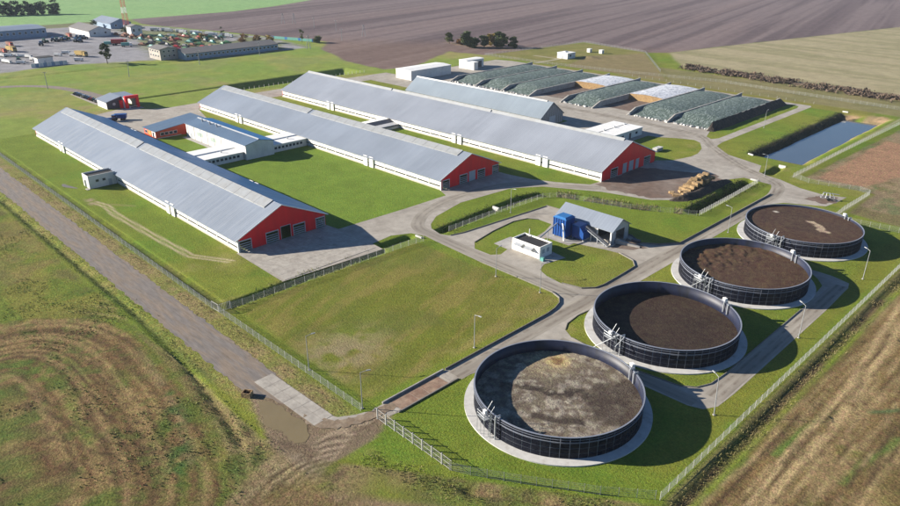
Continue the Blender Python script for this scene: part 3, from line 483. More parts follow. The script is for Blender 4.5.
def barn(label, x0, x1, y0, y1, eave, peak, doors, pil, roof, ridge_w, gaps):
    t = thing('cattle_barn', label, 'barn', (x1, (y0+y1)/2, 0)); yr = (y0+y1)/2
    zr = lambda yy: eave+(peak-eave)*(1-abs(yy-yr)/(yr-y0))
    for s_, yw in ((1, y0), (-1, y1)):
        q = lambda a, b: (min(yw+s_*a, yw+s_*b), max(yw+s_*a, yw+s_*b))
        box('plinth', 'plinth', t, x0-.3, x1, *q(-.08, .3), 0, .45); box('parapet_wall', 'white_wall', t, x0, x1-.3, *q(0, .22), .45, 1.15)
        n = int((x1-x0)/6)
        for k in range(n):
            a, b = x0+(x1-x0)*k/n, x0+(x1-x0)*(k+1)/n; box('curtain', 'curtain', t, a+.16, b-.16, *q(.05, .13), 1.62, eave-.42)
            if k: box('post', 'white_paint', t, a-.14, a+.14, *q(-.05, .2), .45, eave-.22)
        box('eave_beam', 'white_paint', t, x0, x1-.25, *q(-.1, .24), eave-.36, eave-.1)
        for px in pil:
            for o in (-1.75, 1.75): d = box('side_door', 'white_paint', t, px+o-1.15, px+o+1.15, *q(-.5, -.1), .05, eave+.2)
    ds = sorted((y0+f*(y1-y0), w, h, k) for f, w, h, k in doors)
    for xa, xb, use in ((x1-.25, x1, ds), (x0, x0+.25, ds)):
        m = MB(); cur = y0
        def col(a, b, zb):
            pts = [a]+([yr] if a < yr < b else [])+[b]; m.prism_x([(a, zb), (b, zb)]+[(p, zr(p)-.14) for p in reversed(pts)], xa, xb)
        for yc, w, h, k in use:
            col(cur, yc-w/2, 0); col(yc-w/2, yc+w/2, h); cur = yc+w/2
        col(cur, y1, 0); m.build('gable_wall', 'red_panel', t)
    for yc, w, h, k in ds: slat_door(t, x1, yc, w, h, k)
    box('corner_trim', 'white_paint', t, x1-.3, x1+.08, y0-.12, y0+.18, 0, eave-.1)
    ov = .9; sl_ = (peak-eave)/(yr-y0)
    for s_ in (1, -1):
        ye = y0-ov if s_ > 0 else y1+ov; ze = eave-ov*sl_; yk = yr-.02*s_
        r = MB().prism_x([(ye, ze), (yk, peak), (yk, peak+.22), (ye, ze+.22)], x0-.4, x1+.35).build('roof_slope', roof if s_ > 0 else 'roof_sky_tint', t)  # shaded slope gets the colour with blue sky reflection painted in
        MB().prism_x([(ye-.03*s_, ze-.04), (yk, peak-.03), (yk, peak+.26), (ye-.03*s_, ze+.26)], x1+.352, x1+.42).build('rake_trim', 'white_paint', r)
        if s_ > 0 and ridge_w > 1:
            segs = [(x0+2, gaps[0]-1.2), (gaps[0]+1.2, x1-4)]
            for a, b in segs:
                n = max(1, round((b-a)/6)); 
                for k in range(n):
                    p, q2 = a+(b-a)*k/n+.06, a+(b-a)*(k+1)/n-.06; y2 = yr-.1; y1_ = yr-ridge_w
                    MB().prism_x([(y1_, peak-ridge_w*sl_+.24), (y2, peak+.26), (y2, peak+.5), (y1_, peak-ridge_w*sl_+.48)], p, q2).build('skylight_panel', 'skylight', t)
        elif s_ > 0:
            m = MB(); cur = x0
            for g_ in list(gaps)+[x1-2.5]:
                m.prism_x([(yr-1.0, peak-1.0*sl_+.24), (yr+1.0, peak-1.0*sl_+.24), (yr+.2, peak+.75), (yr-.2, peak+.75)], cur+.4, g_-.5); cur = g_
            m.build('ridge_vent', 'skylight', t)
    return t
LV, PL_, OP = 'louvre', 'plain', 'open'
barn('long cattle barn with red gable open passage, beside the small white annexe and old road', -348, -169.4, 83.6, 112.9, 3.9, 10.5, [(.075, 3.6, 3.1, LV), (.37, 3.9, 3.2, LV), (.525, 3.2, 3.9, OP), (.68, 3.9, 3.2, LV), (.935, 3.0, 3.1, LV)], (-313, -211.5), 'roof_steel', 3.2, (-262,))
barn('long cattle barn with red gable and one grey door between louvred doors', -348, -168.6, 161, 191, 3.9, 10.2, [(.08, 3.2, 3.1, LV), (.37, 3.7, 3.2, LV), (.52, 3.3, 3.7, PL_), (.68, 3.7, 3.2, LV), (.935, 3.0, 3.1, LV)], (-307.7, -208.6), 'roof_steel', 3.0, (-266,))
barn('widest cattle barn with red gable and three grey doors facing the muddy yard', -346, -134.9, 208.8, 245.2, 4.0, 11.5, [(.22, 4.2, 3.3, LV), (.41, 2.6, 3.9, PL_), (.53, 3.0, 4.0, PL_), (.645, 2.2, 3.9, PL_), (.84, 4.2, 3.3, LV)], (-300.3, -208.5, -162.1), 'roof_steel_pale', .8, (-272, -205))
# ------------------------------------------------------------------ milking parlour and link corridors
def window(t, name, mat, x0, x1, y0, y1, z0, z1, axis, frame='white_paint'):
    d = .05
    w = MB().box(x0, x1, y0, y1, z0, z1).build(name, mat, t); return w
def parlour():
    t = thing('milking_parlour', 'white milking parlour with low blue-grey gable roof between two barns', 'building', (-275, 137.6, 0))
    x0, x1, y0, y1, e, p = -301, -249, 131.4, 143.9, 5.9, 7.2; yr = (y0+y1)/2
    box('side_wall', 'white_wall', t, x0, x1-.3, y0, y0+.3, 0, e); box('side_wall', 'white_wall', t, x0, x1-.3, y1-.3, y1, 0, e)
    for a, b in ((x1-.3, x1), (x0, x0+.3)): MB().prism_x([(y0, 0), (y1, 0), (y1, e), (yr, p-.1), (y0, e)], a, b).build('gable_wall', 'white_wall', t)
    for k in range(4): box('wall_joint', 'grey_steel', t, x1+.001, x1+.03, y0+2.4*(k+1), y0+2.4*(k+1)+.07, .3, 5.7)
    sl_ = (p-e)/(yr-y0)
    for s_ in (1, -1):
        ye = y0-.4 if s_ > 0 else y1+.4; yk = yr-.02*s_
        MB().prism_x([(ye, e-.4*sl_), (yk, p), (yk, p+.2), (ye, e-.4*sl_+.2)], x0-.3, x1+.3).build('roof_slope', 'roof_blue' if s_ > 0 else 'roof_sky_tint', t)  # far slope: same roof, sky reflection put into its colour
    MB().prism_x([(yr-.5, p+.17), (yr+.5, p+.17), (yr, p+.5)], x0, x1).build('ridge_cap', 'galvanised', t)
    for px in (-294, -287, -281): MB().rod((px, yr-1.5, 6.8), (px, yr-1.5, 8.2), .35, 8).build('vent', 'galvanised', t)
    for px in (-288, -276):
        f = box('window', 'white_paint', t, px-2.6, px+2.6, y0-.08, y0, 2.0, 4.3)
        for a in range(3): box('pane', 'sign_green', f, px-2.4+a*1.65, px-2.4+a*1.65+1.45, y0-.12, y0-.08, 2.2, 4.1)
    for px in (-296.5, -265.5): box('door', 'door_grey', t, px-.7, px+.7, y0-.06, y0, 0, 2.4)
    m = MB()
    for px in np.arange(-299, -268, 6.): m.rod((px, y0-.12, .1), (px, y0-.12, e), .07, 6)
    m.build('downpipe', 'grey_steel', t); box('path', 'concrete_pale', t, x0, -266, 129.2, 131.3, 0, .08)
    t2 = thing('office_wing', 'low office wing with red and white front under blue-grey roof', 'building', (-312, 127, 0))
    x0, x1, y0, y1 = -318, -305.8, 119.6, 142
    hz = lambda yy: 3.2+(yy-y0)*.12
    MB().prism_x([(y0, 0), (y1, 0), (y1, hz(y1)), (y0, hz(y0))], x0, x1).build('wall', 'red_bright', t2)
    MB().prism_x([(y0-.5, hz(y0-.5)), (y1+.3, hz(y1+.3)), (y1+.3, hz(y1+.3)+.22), (y0-.5, hz(y0-.5)+.22)], x0-.4, x1+.4).build('roof', 'roof_blue', t2)
    box('plinth', 'plinth', t2, x1, x1+.06, y0, 131, 0, .4)
    for k, yy in enumerate((121.6, 123.6, 125.6, 127.6)):
        f = box('window', 'white_paint', t2, x1, x1+.05, yy, yy+1.7, 1.1, 2.5); box('pane', 'glass', f, x1+.05, x1+.08, yy+.12, yy+1.58, 1.22, 2.38)
    f = box('white_panel', 'white_paint', t2, x0+8.2, x0+11.9, y0-.05, y0, .5, 2.9); box('door', 'glass', f, x0+9, x0+10.4, y0-.09, y0-.05, .5, 2.6)
    f = box('window', 'white_paint', t2, x0+1, x0+3.4, y0-.05, y0, 1.1, 2.5); box('pane', 'glass', f, x0+1.15, x0+3.25, y0-.08, y0-.05, 1.22, 2.38)
    f = box('yellow_panel', 'yellow_paint', t2, x0+4.2, x0+7.4, y0-.05, y0, .8, 2.9)
    for nm, lab, a, b in (('link_corridor', 'white flat-roofed corridor joining the parlour to the annexed barn', 113.1, 131.2), ('link_corridor', 'white flat-roofed corridor joining the parlour to the grey-doored barn', 144.1, 160.8)):
        c = thing(nm, lab, 'corridor', (-257.5, (a+b)/2, 0)); x0, x1 = -264.5, -250.9
        box('wall', 'white_wall', c, x0, x1, a, b, 0, 2.95); box('roof', 'flat_roof_white', c, x0-.4, x1+.4, a+.05, b-.05, 2.95, 3.2)
        box('roof_step', 'flat_roof_white', c, x0-.2, x0+6.5, a+.4, b-.3, 3.2, 3.55)
        n = int((b-a-2)/1.75)
        for k in range(n):
            yy = a+1.2+k*1.75; box('window', 'glass', c, x1-.02, x1+.05, yy, yy+1.1, 1.25, 2.2)
        MB().rod((x0+9, (a+b)/2+2, 3.2), (x0+9, (a+b)/2+2, 4.3), .3, 8).build('vent', 'grey_steel', c)
parlour()
g = thing('link_gallery', 'gabled white gallery joining the two barns beyond the parlour', 'corridor', (-253.5, 200, 0))
MB().prism_y([(-260.5, 0), (-246.8, 0), (-246.8, 1.9), (-253.6, 2.9), (-260.5, 1.9)], 191.1, 208.7).build('wall', 'white_wall', g)
MB().prism_y([(-261, 1.9), (-253.6, 3.05), (-253.6, 3.25), (-261, 2.1)], 191.2, 208.6).build('roof_slope', 'flat_roof_white', g); MB().prism_y([(-253.58, 3.05), (-246.3, 1.3), (-246.3, 1.5), (-253.58, 3.25)], 191.2, 208.6).build('roof_slope', 'slate_and_shade', g)  # one white roof; the dark slope has its shade painted in
# small annexe on the barn's long side
a = thing('barn_annexe', 'small white annexe with sunken dark flat roof against the barn wall', 'building', (-258.7, 78.5, 0))
x0, x1, y0, y1 = -261.6, -255.8, 74, 83.4
m = MB(); m.box(x0, x1, y0, y0+.25, 0, 4.6).box(x0, x0+.25, y0+.25, y1, 0, 4.6).box(x1-.25, x1, y0+.25, y1, 0, 4.6); m.build('wall', 'white_wall', a)
box('flat_roof', 'flat_roof_black', a, x0+.25, x1-.25, y0+.25, y1, 3.8, 4.05)
f = box('door', 'glass', a, x0+1.5, x0+2.9, y0-.05, y0, .1, 2.5); m = MB().box(x0+1.3, x0+1.5, y0-.08, y0, 0, 2.7).box(x0+2.9, x0+3.1, y0-.08, y0, 0, 2.7).box(x0+1.5, x0+2.9, y0-.08, y0, 2.5, 2.7); m.build('door_frame', 'grey_steel', f)
for yy in (76.3, 78.6):
    f = box('window', 'grey_steel', a, x1, x1+.05, yy, yy+1.2, 2.0, 3.0); box('pane', 'glass', f, x1+.05, x1+.08, yy+.1, yy+1.1, 2.1, 2.9)
box('door', 'door_grey', a, x1, x1+.06, 80.6, 81.8, .05, 2.3); MB().box(x0+4.5, x1+.8, y0-1.2, y0-.06, 0, .12).build('step', 'concrete_pale', a)
# ------------------------------------------------------------------ gatehouse, parked cars, tractor and trailer
g = thing('gatehouse', 'gatehouse with dark slate-grey office and red drive-through portal', 'building', (-384, 134, 0))
MB().prism_x([(126.8, 0), (134.2, 0), (134.2, 5.6), (126.8, 3.6)], -394, -381).build('office_wall', 'slate_and_shade', g)
MB().prism_x([(126.2, 3.45), (134.2, 5.62), (134.2, 5.85), (126.2, 3.7)], -394.6, -380.6).build('office_roof', 'roof_steel', g)
box('white_side', 'white_wall', g, -394, -381, 126.66, 126.79, 0, 3.4)
m = MB().box(-377.6, -376.2, 134.6, 136.0, 0, 6.3).box(-377.6, -376.2, 140.2, 141.6, 0, 6.3).box(-377.6, -376.2, 136.0, 140.2, 4.9, 6.3); m.build('portal_frame', 'red_panel', g)
MB().box(-394, -377.7, 134.6, 141.4, 5.2, 5.6).build('canopy', 'roof_steel', g); m = MB()
m.box(-394, -377.7, 141.2, 141.5, 0, 5.15).box(-394, -377.7, 134.6, 134.9, 0, 5.15); m.build('passage_wall', 'white_wall', g)
box('red_panel', 'red_panel', g, -381, -379.6, 133.0, 134.5, 0, 4.0)
for pz in (1.2,): f = MB().rod((-380.95, 130.4, 2.3), (-380.85, 130.4, 2.3), .75, 16).build('round_sign', 'grey_steel', g)
box('ramp', 'concrete_pale', g, -377, -372, 133, 142, .0, .07); box('barrier', 'white_paint', g, -375.2, -375.05, 136.2, 140, 1.0, 1.15); box('barrier_post', 'grey_steel', g, -375.4, -374.9, 135.8, 136.2, 0, 1.2)
def make_car(paint):
    t = thing('parked_car', 'x', 'car', (0, 0, 0), 0, 'cars parked outside the gatehouse', True)
    m = MB(); prof = [(-2.1, .35), (2.1, .35), (2.15, .75), (1.3, .95), (-1.7, 1.0), (-2.15, .9)]; m.hull([(u, -.85, v) for u, v in prof], [(u, .85, v) for u, v in prof]); b = m.build('body', paint, t)
    cp = [(-1.9, .98), (1.0, .94), (.35, 1.45), (-1.3, 1.47)]; MB().hull([(u, -.78, v) for u, v in cp], [(u*.95, .78, v) for u, v in cp]).build('cabin_glass', 'glass', t)
    MB().box(-1.25, .3, -.7, .7, 1.46, 1.5).build('roof', paint, b)
    for u in (-1.3, 1.3):
        for v in (-.86, .7): MB().disc_y(u, v, v+.16, .33, .33, 10).build('wheel', 'tyre', t)
    return t
cars = {}
seq = ['car_dark', 'car_blue', 'car_dark', 'car_silver', 'car_dark', 'car_blue', 'car_red', 'car_dark', 'car_silver', 'car_dark']
nick = {'car_dark': 'black car', 'car_blue': 'dark blue car', 'car_silver': 'silver car', 'car_red': 'dark red car'}
for i, pnt in enumerate(seq):
    t = copy_tree(cars[pnt]) if pnt in cars else make_car(pnt); cars.setdefault(pnt, t)
    t.location = (-432+3.6*i, 129.0+.12*i, .04); t.rotation_euler = (0, 0, math.radians(62))
    t['label'] = nick[pnt]+' parked slantwise in the row before the gatehouse'
def make_tractor(paint, label, group):
    t = thing('tractor', label, 'tractor', (0, 0, 0), 0, group, True)
    MB().hull([(.3, -.45, .7), (2.6, -.4, .7), (2.6, .4, .7), (.3, .45, .7)], [(.3, -.45, 1.7), (2.5, -.35, 1.5), (2.5, .35, 1.5), (.3, .45, 1.7)]).build('hood', paint, t)
    c = MB().hull([(-1.2, -.75, 1.0), (.35, -.7, 1.0), (.35, .7, 1.0), (-1.2, .75, 1.0)], [(-1.0, -.65, 2.6), (.1, -.65, 2.6), (.1, .65, 2.6), (-1.0, .65, 2.6)]).build('cab', 'glass', t); MB().box(-1.15, .25, -.75, .75, 2.6, 2.75).build('cab_roof', paint, c)
    for v in (-1.15, .65): MB().disc_y(-.7, v, v+.5, .85, .85, 12).build('rear_wheel', 'tyre', t)
    for v in (-.9, .55): MB().disc_y(1.8, v, v+.35, .55, .55, 10).build('front_wheel', 'tyre', t)
    for v in (-1.1, .7): MB().box(-1.4, 0, v, v+.4, 1.7, 1.8).build('mudguard', paint, t)
    return t
tr = make_tractor('blue_paint', 'blue tractor hitched to the trailer on the yard behind the gatehouse', None); tr.location = (-352.5, 118.8, .05); tr.rotation_euler = (0, 0, math.radians(230)); tr.scale = (1.15,)*3
t = thing('farm_trailer', 'blue high-sided farm trailer standing behind the gatehouse', 'trailer', (-353.2, 122.8, .05), math.radians(235), None, True)
MB().hull([(-2.6, -1.1, 1.0), (2.6, -1.1, 1.0), (2.6, 1.1, 1.0), (-2.6, 1.1, 1.0)], [(-2.8, -1.35, 2.9), (2.8, -1.35, 2.9), (2.8, 1.35, 2.9), (-2.8, 1.35, 2.9)]).build('body', 'blue_steel', t); MB().box(-2.6, 3.4, -.4, .4, .75, .98).build('chassis', 'grey_steel', t)
for u in (-1.6, -.4):
    for v in (-1.1, .75): MB().disc_y(u, v, v+.35, .5, .5, 10).build('wheel', 'tyre', t)
# ------------------------------------------------------------------ storage hall, sheds and small service buildings
h = thing('storage_hall', 'long grey steel storage hall with dark boarded gable beside the silage bunkers', 'building', (-201, 265, 0))
x0, x1, y0, y1, e, p = -296, -201.2, 256.6, 273.2, 4.4, 10.4; yr = (y0+y1)/2
for a, b in ((x1-.25, x1), (x0, x0+.25)): MB().prism_x([(y0, 0), (y1, 0), (y1, e), (yr, p-.15), (y0, e)], a, b).build('gable_wall', 'wall_wood', h)
for a in (y0, y1-.25): box('side_wall', 'white_wall', h, x0+.25, x1-.25, a, a+.25, 0, e)
for k in range(11): box('board_batten', 'grey_steel', h, x1, x1+.06, y0+1.4*(k+1), y0+1.4*(k+1)+.12, .2, e+min(k+1, 11-k)*.75)
box('gate', 'door_grey', h, x1+.06, x1+.14, yr-2.2, yr+2.2, .05, 4.0)
sl_ = (p-e)/(yr-y0)
for s_ in (1, -1):
    ye = y0-.6 if s_ > 0 else y1+.6; yk = yr-.02*s_; MB().prism_x([(ye, e-.6*sl_), (yk, p), (yk, p+.2), (ye, e-.6*sl_+.2)], x0-.4, x1+.4).build('roof_slope', 'roof_hall', h)
MB().prism_x([(yr-.6, p-.05), (yr+.6, p-.05), (yr+.25, p+.55), (yr-.25, p+.55)], x0, x1-3).build('ridge_vent', 'skylight', h)
def shed(label, x0, x1, y0, y1, hgt, wall='white_wall', roof='flat_roof_white', name='shed', door=None, slope=0.):
    t = thing(name, label, 'building', ((x0+x1)/2, (y0+y1)/2, 0))
    box('wall', wall, t, x0, x1, y0, y1, 0, hgt); MB().prism_y([(x0-.25, hgt), (x1+.25, hgt), (x1+.25, hgt+.2), ((x0+x1)/2, hgt+.2+slope), (x0-.25, hgt+.2)], y0-.25, y1+.25).build('roof', roof, t)
    for k in range(int((y1-y0)/6)): box('wall_seam', 'grey_steel', t, x1, x1+.04, y0+6*(k+.5), y0+6*(k+.5)+.12, .1, hgt-.1)
    return t
shed('large white flat-topped store shed between the ploughed field and bunkers', -347, -332.5, 292.5, 327, 5.6, slope=.5)
t = shed('white shed with open recess, standing before the ploughed field fence', -345.5, -338, 347.5, 364, 5.4, slope=.3); box('side_wing', 'white_wall', t, -337.9, -331.5, 347.6, 351.5, 0, 5.0); box('wing_roof', 'flat_roof_white', t, -337.7, -331.2, 347.3, 351.8, 5.0, 5.2); box('door', 'slate_and_shade', t, -338, -337.9, 353, 362, .1, 4.2)  # dark panel paints the shade of the open front
t = shed('small white block pump station on fenced grass before the ploughed field', -325.8, -316.4, 430.5, 440, 4.0, name='pump_station'); box('door', 'door_grey', t, -322, -320.4, 430.4, 430.5, .1, 2.4); box('window', 'glass', t, -316.4, -316.33, 433, 435, 1.6, 2.8); box('roof_hatch', 'grey_steel', t, -323, -321, 434, 437, 4.2, 4.8)
for i, (px, py) in enumerate(((-326, 471.5), (-315.6, 472.5))):
    t = thing('kiosk', 'tiny white well kiosk on the fenced grass by the pump station', 'kiosk', (px, py, 0), 0, 'well kiosks by the pump station'); box('wall', 'white_wall', t, px-1.4, px+1.4, py-1.4, py+1.4, 0, 2.6); box('roof', 'flat_roof_white', t, px-1.6, px+1.6, py-1.6, py+1.6, 2.6, 2.75); box('door', 'door_grey', t, px+1.4, px+1.45, py-.5, py+.5, .05, 2.)
t = thing('service_block', 'white flat-roofed service block between widest barn and silage road', 'building', (-168, 267, 0))
box('wall', 'white_wall', t, -176, -161, 256, 278.5, 0, 3.4); box('roof', 'flat_roof_white', t, -176.3, -169.2, 255.8, 278.8, 3.4, 3.65); box('roof', 'flat_roof_white', t, -168.5, -160.7, 255.8, 278.8, 3.4, 3.65); box('roof_gutter', 'slate_and_shade', t, -169.2, -168.5, 255.9, 278.7, 3.4, 3.5)
for yy in (260, 268, 276): MB().rod((-168.8, yy, 3.5), (-168.8, yy, 4.4), .3, 8).build('vent', 'grey_steel', t)
box('door', 'slate_and_shade', t, -161, -160.9, 268, 269.4, .05, 2.5)
for yy in (258, 262, 273): box('window', 'glass', t, -161, -160.92, yy, yy+1.6, 1.3, 2.3)
t = thing('concrete_tank_box', 'small concrete box with pale lid on lawn beside the widest barn', 'box', (-142.2, 260, 0)); MB().box(-143.2, -141.2, 257.6, 262.4, 0, 1.3).build('wall', 'concrete_pale', t); box('lid', 'apron_white', t, -143.3, -141.1, 257.5, 262.5, 1.3, 1.42); box('hatch', 'grey_steel', t, -142.6, -141.8, 259, 260, 1.42, 1.55)
# ------------------------------------------------------------------ silage bunkers
WX = [-313, -292, -271, -250.5, -228.5, -208, -186.8, -165, -144.2]
for i, wx in enumerate(WX):
    prof = [(307, 0), (307, .5), (314, 2.9), (380, 3.0), (386, 3.4), (386, 0)]
    m = MB(); m.hull([(wx-.35, a, b) for a, b in prof], [(wx+.35, a, b) for a, b in prof])
    lab = ('concrete bunker wall at the open end of silage bays, nearest the white sheds' if i == 0 else 'concrete bunker wall backed by the dark earth bank' if i == 8 else 'ramped concrete bunker wall '+('', 'between the two netted bays nearest the sheds', 'between second and third netted bays from the sheds', 'on the shed side of taller golden silage face', 'on the bank side of taller golden silage face', 'on the shed side of the darker cut clamp', 'on the bank side of the darker cut clamp', 'between the two netted bays by the bank')[i])
    tag(m.build('bunker_wall', 'concrete_pale'), lab, 'wall', 'walls between the silage bays' if 0 < i < 8 else None)
def cover(i, label, mat, ya, yb, front, group):
    x0, x1 = WX[i]+.36, WX[i+1]-.36; nx, ny = 26, 80; gx_, gy_ = np.meshgrid(np.linspace(x0, x1, nx), np.linspace(ya, yb, ny), indexing='ij')
    u = (gx_-x0)/(x1-x0); arch = 4*u*(1-u); fr = ss(gy_, ya-1, ya+front)*ss(yb-gy_, -2, 12)**.6
    z_ = (2.45+.95*arch)*fr+.35*(fbm(gx_, gy_, 3.2, 91+i, 3)-.5)*fr+.30*(fbm(gx_*.5, gy_*2.2, 2.5, 95+i, 2)-.5)*fr+.12
    Pn = np.stack([gx_.ravel(), gy_.ravel(), z_.ravel()], 1); ii = np.arange(nx*ny).reshape(nx, ny); Fc = np.stack([ii[:-1, :-1], ii[1:, :-1], ii[1:, 1:], ii[:-1, 1:]], -1).reshape(-1, 4)
    me = grid_mesh('silage_clamp', Pn, Fc, mat); return tag(link('silage_clamp', me), label, 'silage', group)
for i, lab in ((0, 'green netted silage clamp of the outermost bay, nearest the white sheds'), (1, 'green netted silage clamp, middle one of the three by the sheds'), (2, 'green netted silage clamp beside the cut clamp with taller golden face'), (4, 'green netted silage clamp between two half-emptied bays'), (6, 'green netted silage clamp between darker cut clamp and the outermost bank bay'), (7, 'green netted silage clamp of the outermost bay beside the dark earth bank')): cover(i, lab, 'silage_net', 309, 386, 15, 'netted silage clamps in the bunkers')
for i, yf, lab in ((3, 350, 'cut silage clamp with white sheeting and tall golden face'), (5, 341.5, 'cut silage clamp with white sheeting, darker golden face, nearer the earth bank')):
    t = thing('cut_silage_clamp', lab, 'silage', ((WX[i]+WX[i+1])/2, 365, 0)); x0, x1 = WX[i]+.36, WX[i+1]-.36
    nx, ny = 24, 44; gx_, gy_ = np.meshgrid(np.linspace(x0, x1, nx), np.linspace(yf, 386, ny), indexing='ij'); u = (gx_-x0)/(x1-x0)
    z_ = 2.9+.6*4*u*(1-u)+.3*(fbm(gx_, gy_, 2.5, 111+i, 3)-.5); z_ *= ss(387-gy_, 0, 8)**.4
    ii = np.arange(nx*ny).reshape(nx, ny); Fc = np.stack([ii[:-1, :-1], ii[1:, :-1], ii[1:, 1:], ii[:-1, 1:]], -1).reshape(-1, 4)
    ox, oy, _ = OFF[t.name]; link('plastic_sheet', grid_mesh('plastic_sheet', np.stack([gx_.ravel()-ox, gy_.ravel()-oy, z_.ravel()+.05], 1), Fc, 'silage_white'), t)
    m = MB(); n = 14
    for k in range(nx-1):
        a, b = gx_[k, 0], gx_[k+1, 0]; m.add([(a, yf-.6, 0), (b, yf-.6, 0), (b, yf+.02, z_[k+1, 0]), (a, yf+.02, z_[k, 0])], [(0, 1, 2, 3)])
    m.build('silage_face', 'silage_face', t)
    sheet('bunker_floor', [[(x0, 316), (x1, 316), (x1, yf-.4), (x0, yf-.4)]], .04+.006*(i == 5), 'mud_yard')
# dark bank outside the last bunker wall
nx, ny = 12, 70; gx_, gy_ = np.meshgrid(np.linspace(-143.85, -140.2, nx), np.linspace(305, 389, ny), indexing='ij')
z_ = (3.3-3.5*((gx_+143.85)/3.65)**1.3)*ss(gy_, 304.5, 311)*ss(390-gy_, 0, 4)+.9*(fbm(gx_, gy_, 2.4, 131, 3)-.5); z_ = np.maximum(z_, -.2)
ii = np.arange(nx*ny).reshape(nx, ny); Fc = np.stack([ii[:-1, :-1], ii[1:, :-1], ii[1:, 1:], ii[:-1, 1:]], -1).reshape(-1, 4)
o = link('earth_bank', grid_mesh('earth_bank', np.stack([gx_.ravel(), gy_.ravel(), z_.ravel()], 1), Fc, 'berm')); o['kind'] = 'structure'
# white sacks of ballast along the front edge of the clamps and tyres at the back
def clutter(name, label, cat, group, pts, size, mat, r):
    shp = MB(); shp.hull([(-.5, -.3, 0), (.5, -.35, 0), (.55, .3, 0), (-.45, .35, 0)], [(-.35, -.2, .5), (.4, -.25, .6), (.35, .2, .55), (-.3, .25, .45)]); me = shp.mesh(name, mat)
    for px, py in pts: tag(link(name, me, None, (px, py, .03), r.uniform(0, 6), (size*r.uniform(.7, 1.3), size*r.uniform(.7, 1.3), size*r.uniform(.6, 1.2))), label, cat, group)
r = random.Random(5)
clutter('ballast_bag', 'pale ballast bag lying along the foot of a netted silage clamp', 'bag', 'ballast bags at the clamp foot', [(xx+r.uniform(-.8, .8), 307.6+r.uniform(-.5, .9)) for a, b in ((-312, -251), (-227, -209), (-185.5, -145.5)) for xx in np.arange(a, b, 2.1)], 1.3, 'apron_white', r)
clutter('rubble_lump', 'dark lump of rubble on the strip behind the bunkers', 'rubble', 'rubble lumps behind the bunkers', [(-200+r.uniform(-7, 7), 391+r.uniform(-1, 2)) for k in range(9)], 1.6, 'berm', r)
# ------------------------------------------------------------------ separator hall, press boxes, pump house
t = thing('separator_hall', 'grey gabled separator hall with open end, behind blue press boxes', 'building', (-109, 167, 0))
x0, x1, y0, y1, e, p = -119.4, -99.8, 162.6, 171.4, 4.2, 6.7; yr = (y0+y1)/2
sl_ = (p-e)/(yr-y0)
box('side_wall', 'concrete_pale', t, x0, x1-5, y0, y0+.25, 0, e); box('side_wall', 'concrete_pale', t, x1-5, x1, y0, y0+.25, 0, 1.0); box('side_wall', 'concrete_pale', t, x0, x1, y1-.25, y1, 0, e)
MB().prism_x([(y0, 0), (y1, 0), (y1, e), (yr, p-.1), (y0, e)], x0, x0+.25).build('gable_wall', 'concrete_pale', t)
m = MB(); m.prism_x([(y0, e-.5), (y1, e-.5), (y1, e), (yr, p-.1), (y0, e)], x1-.2, x1).box(x1-.2, x1, y0+.02, y0+2.0, 0, e-.5).box(x1-.2, x1, y1-2.2, y1-.02, 0, e-.5); m.build('gable_wall', 'grey_steel', t)
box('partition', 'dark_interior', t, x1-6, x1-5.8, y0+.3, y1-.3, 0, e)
for px in (x1-.25, x1-4.9): box('post', 'white_paint', t, px-.2, px+.2, y0-.2, y0+.0, 0, e-.1)
for s_ in (1, -1):
    ye = y0-.5 if s_ > 0 else y1+.5; yk = yr-.02*s_; MB().prism_x([(ye, e-.5*sl_), (yk, p), (yk, p+.16), (ye, e-.5*sl_+.16)], x0-.4, x1+.5).build('roof_slope', 'roof_steel', t)
box('side_wall_window', 'glass', t, -108.8, -106.4, y0-.05, y0, 1.0, 2.6)
sheet('concrete_pad', [[(-117.5, 154.6), (-108.5, 154.6), (-108, 157.5), (-100.2, 158.2), (-98.9, 162.5), (-119.5, 162.5)]], .05, 'concrete_pale')
t = thing('press_box', 'tall blue steel press box on concrete pad before the grey hall', 'container', (-113.6, 157.8, 0))
MB().hull([(-116.0, 156.2, .5), (-111.4, 156.2, .5), (-111.4, 160.4, .5), (-116.0, 160.4, .5)], [(-116.0, 156.2, 6.0), (-111.4, 156.2, 6.0), (-111.4, 160.4, 6.0), (-116.0, 160.4, 6.0)]).build('body', 'blue_steel', t)
MB().hull([(-116.2, 156.0, 6.0), (-111.2, 156.0, 6.0), (-111.2, 160.6, 6.0), (-116.2, 160.6, 6.0)], [(-115.4, 156.6, 6.5), (-112, 156.6, 6.5), (-112, 160, 6.5), (-115.4, 160, 6.5)]).build('lid', 'blue_paint', t)
for k in range(6): box('rib', 'blue_steel', t, -115.9+.88*k, -115.75+.88*k, 156.06, 156.2, .6, 5.9)
for k in range(5): box('rib', 'blue_steel', t, -111.4, -111.26, 156.4+.9*k, 156.55+.9*k, .6, 5.9)
for px in (-115.8, -111.8):
    for py in (156.4, 160.0): box('foot', 'grey_steel', t, px, px+.25, py, py+.25, 0, .5)
MB().rod((-111.0, 155.2, 0), (-112.2, 156.0, 4.4), .22, 8).build('drain_pipe', 'white_paint', t); MB().rod((-112.2, 156.0, 4.4), (-112.8, 156.4, 4.6), .22, 8).build('drain_pipe', 'white_paint', t)
t = thing('screen_box', 'smaller blue steel screen box between press box and hall', 'container', (-108.6, 160.2, 0)); MB().prism_y([(-110.8, .5), (-106.8, .5), (-106.8, 2.6), (-108.2, 4.2), (-110.8, 4.2)], 158.6, 162.0).build('body', 'blue_steel', t); box('lid', 'blue_paint', t, -110.9, -108.2, 158.5, 162.1, 4.2, 4.4)
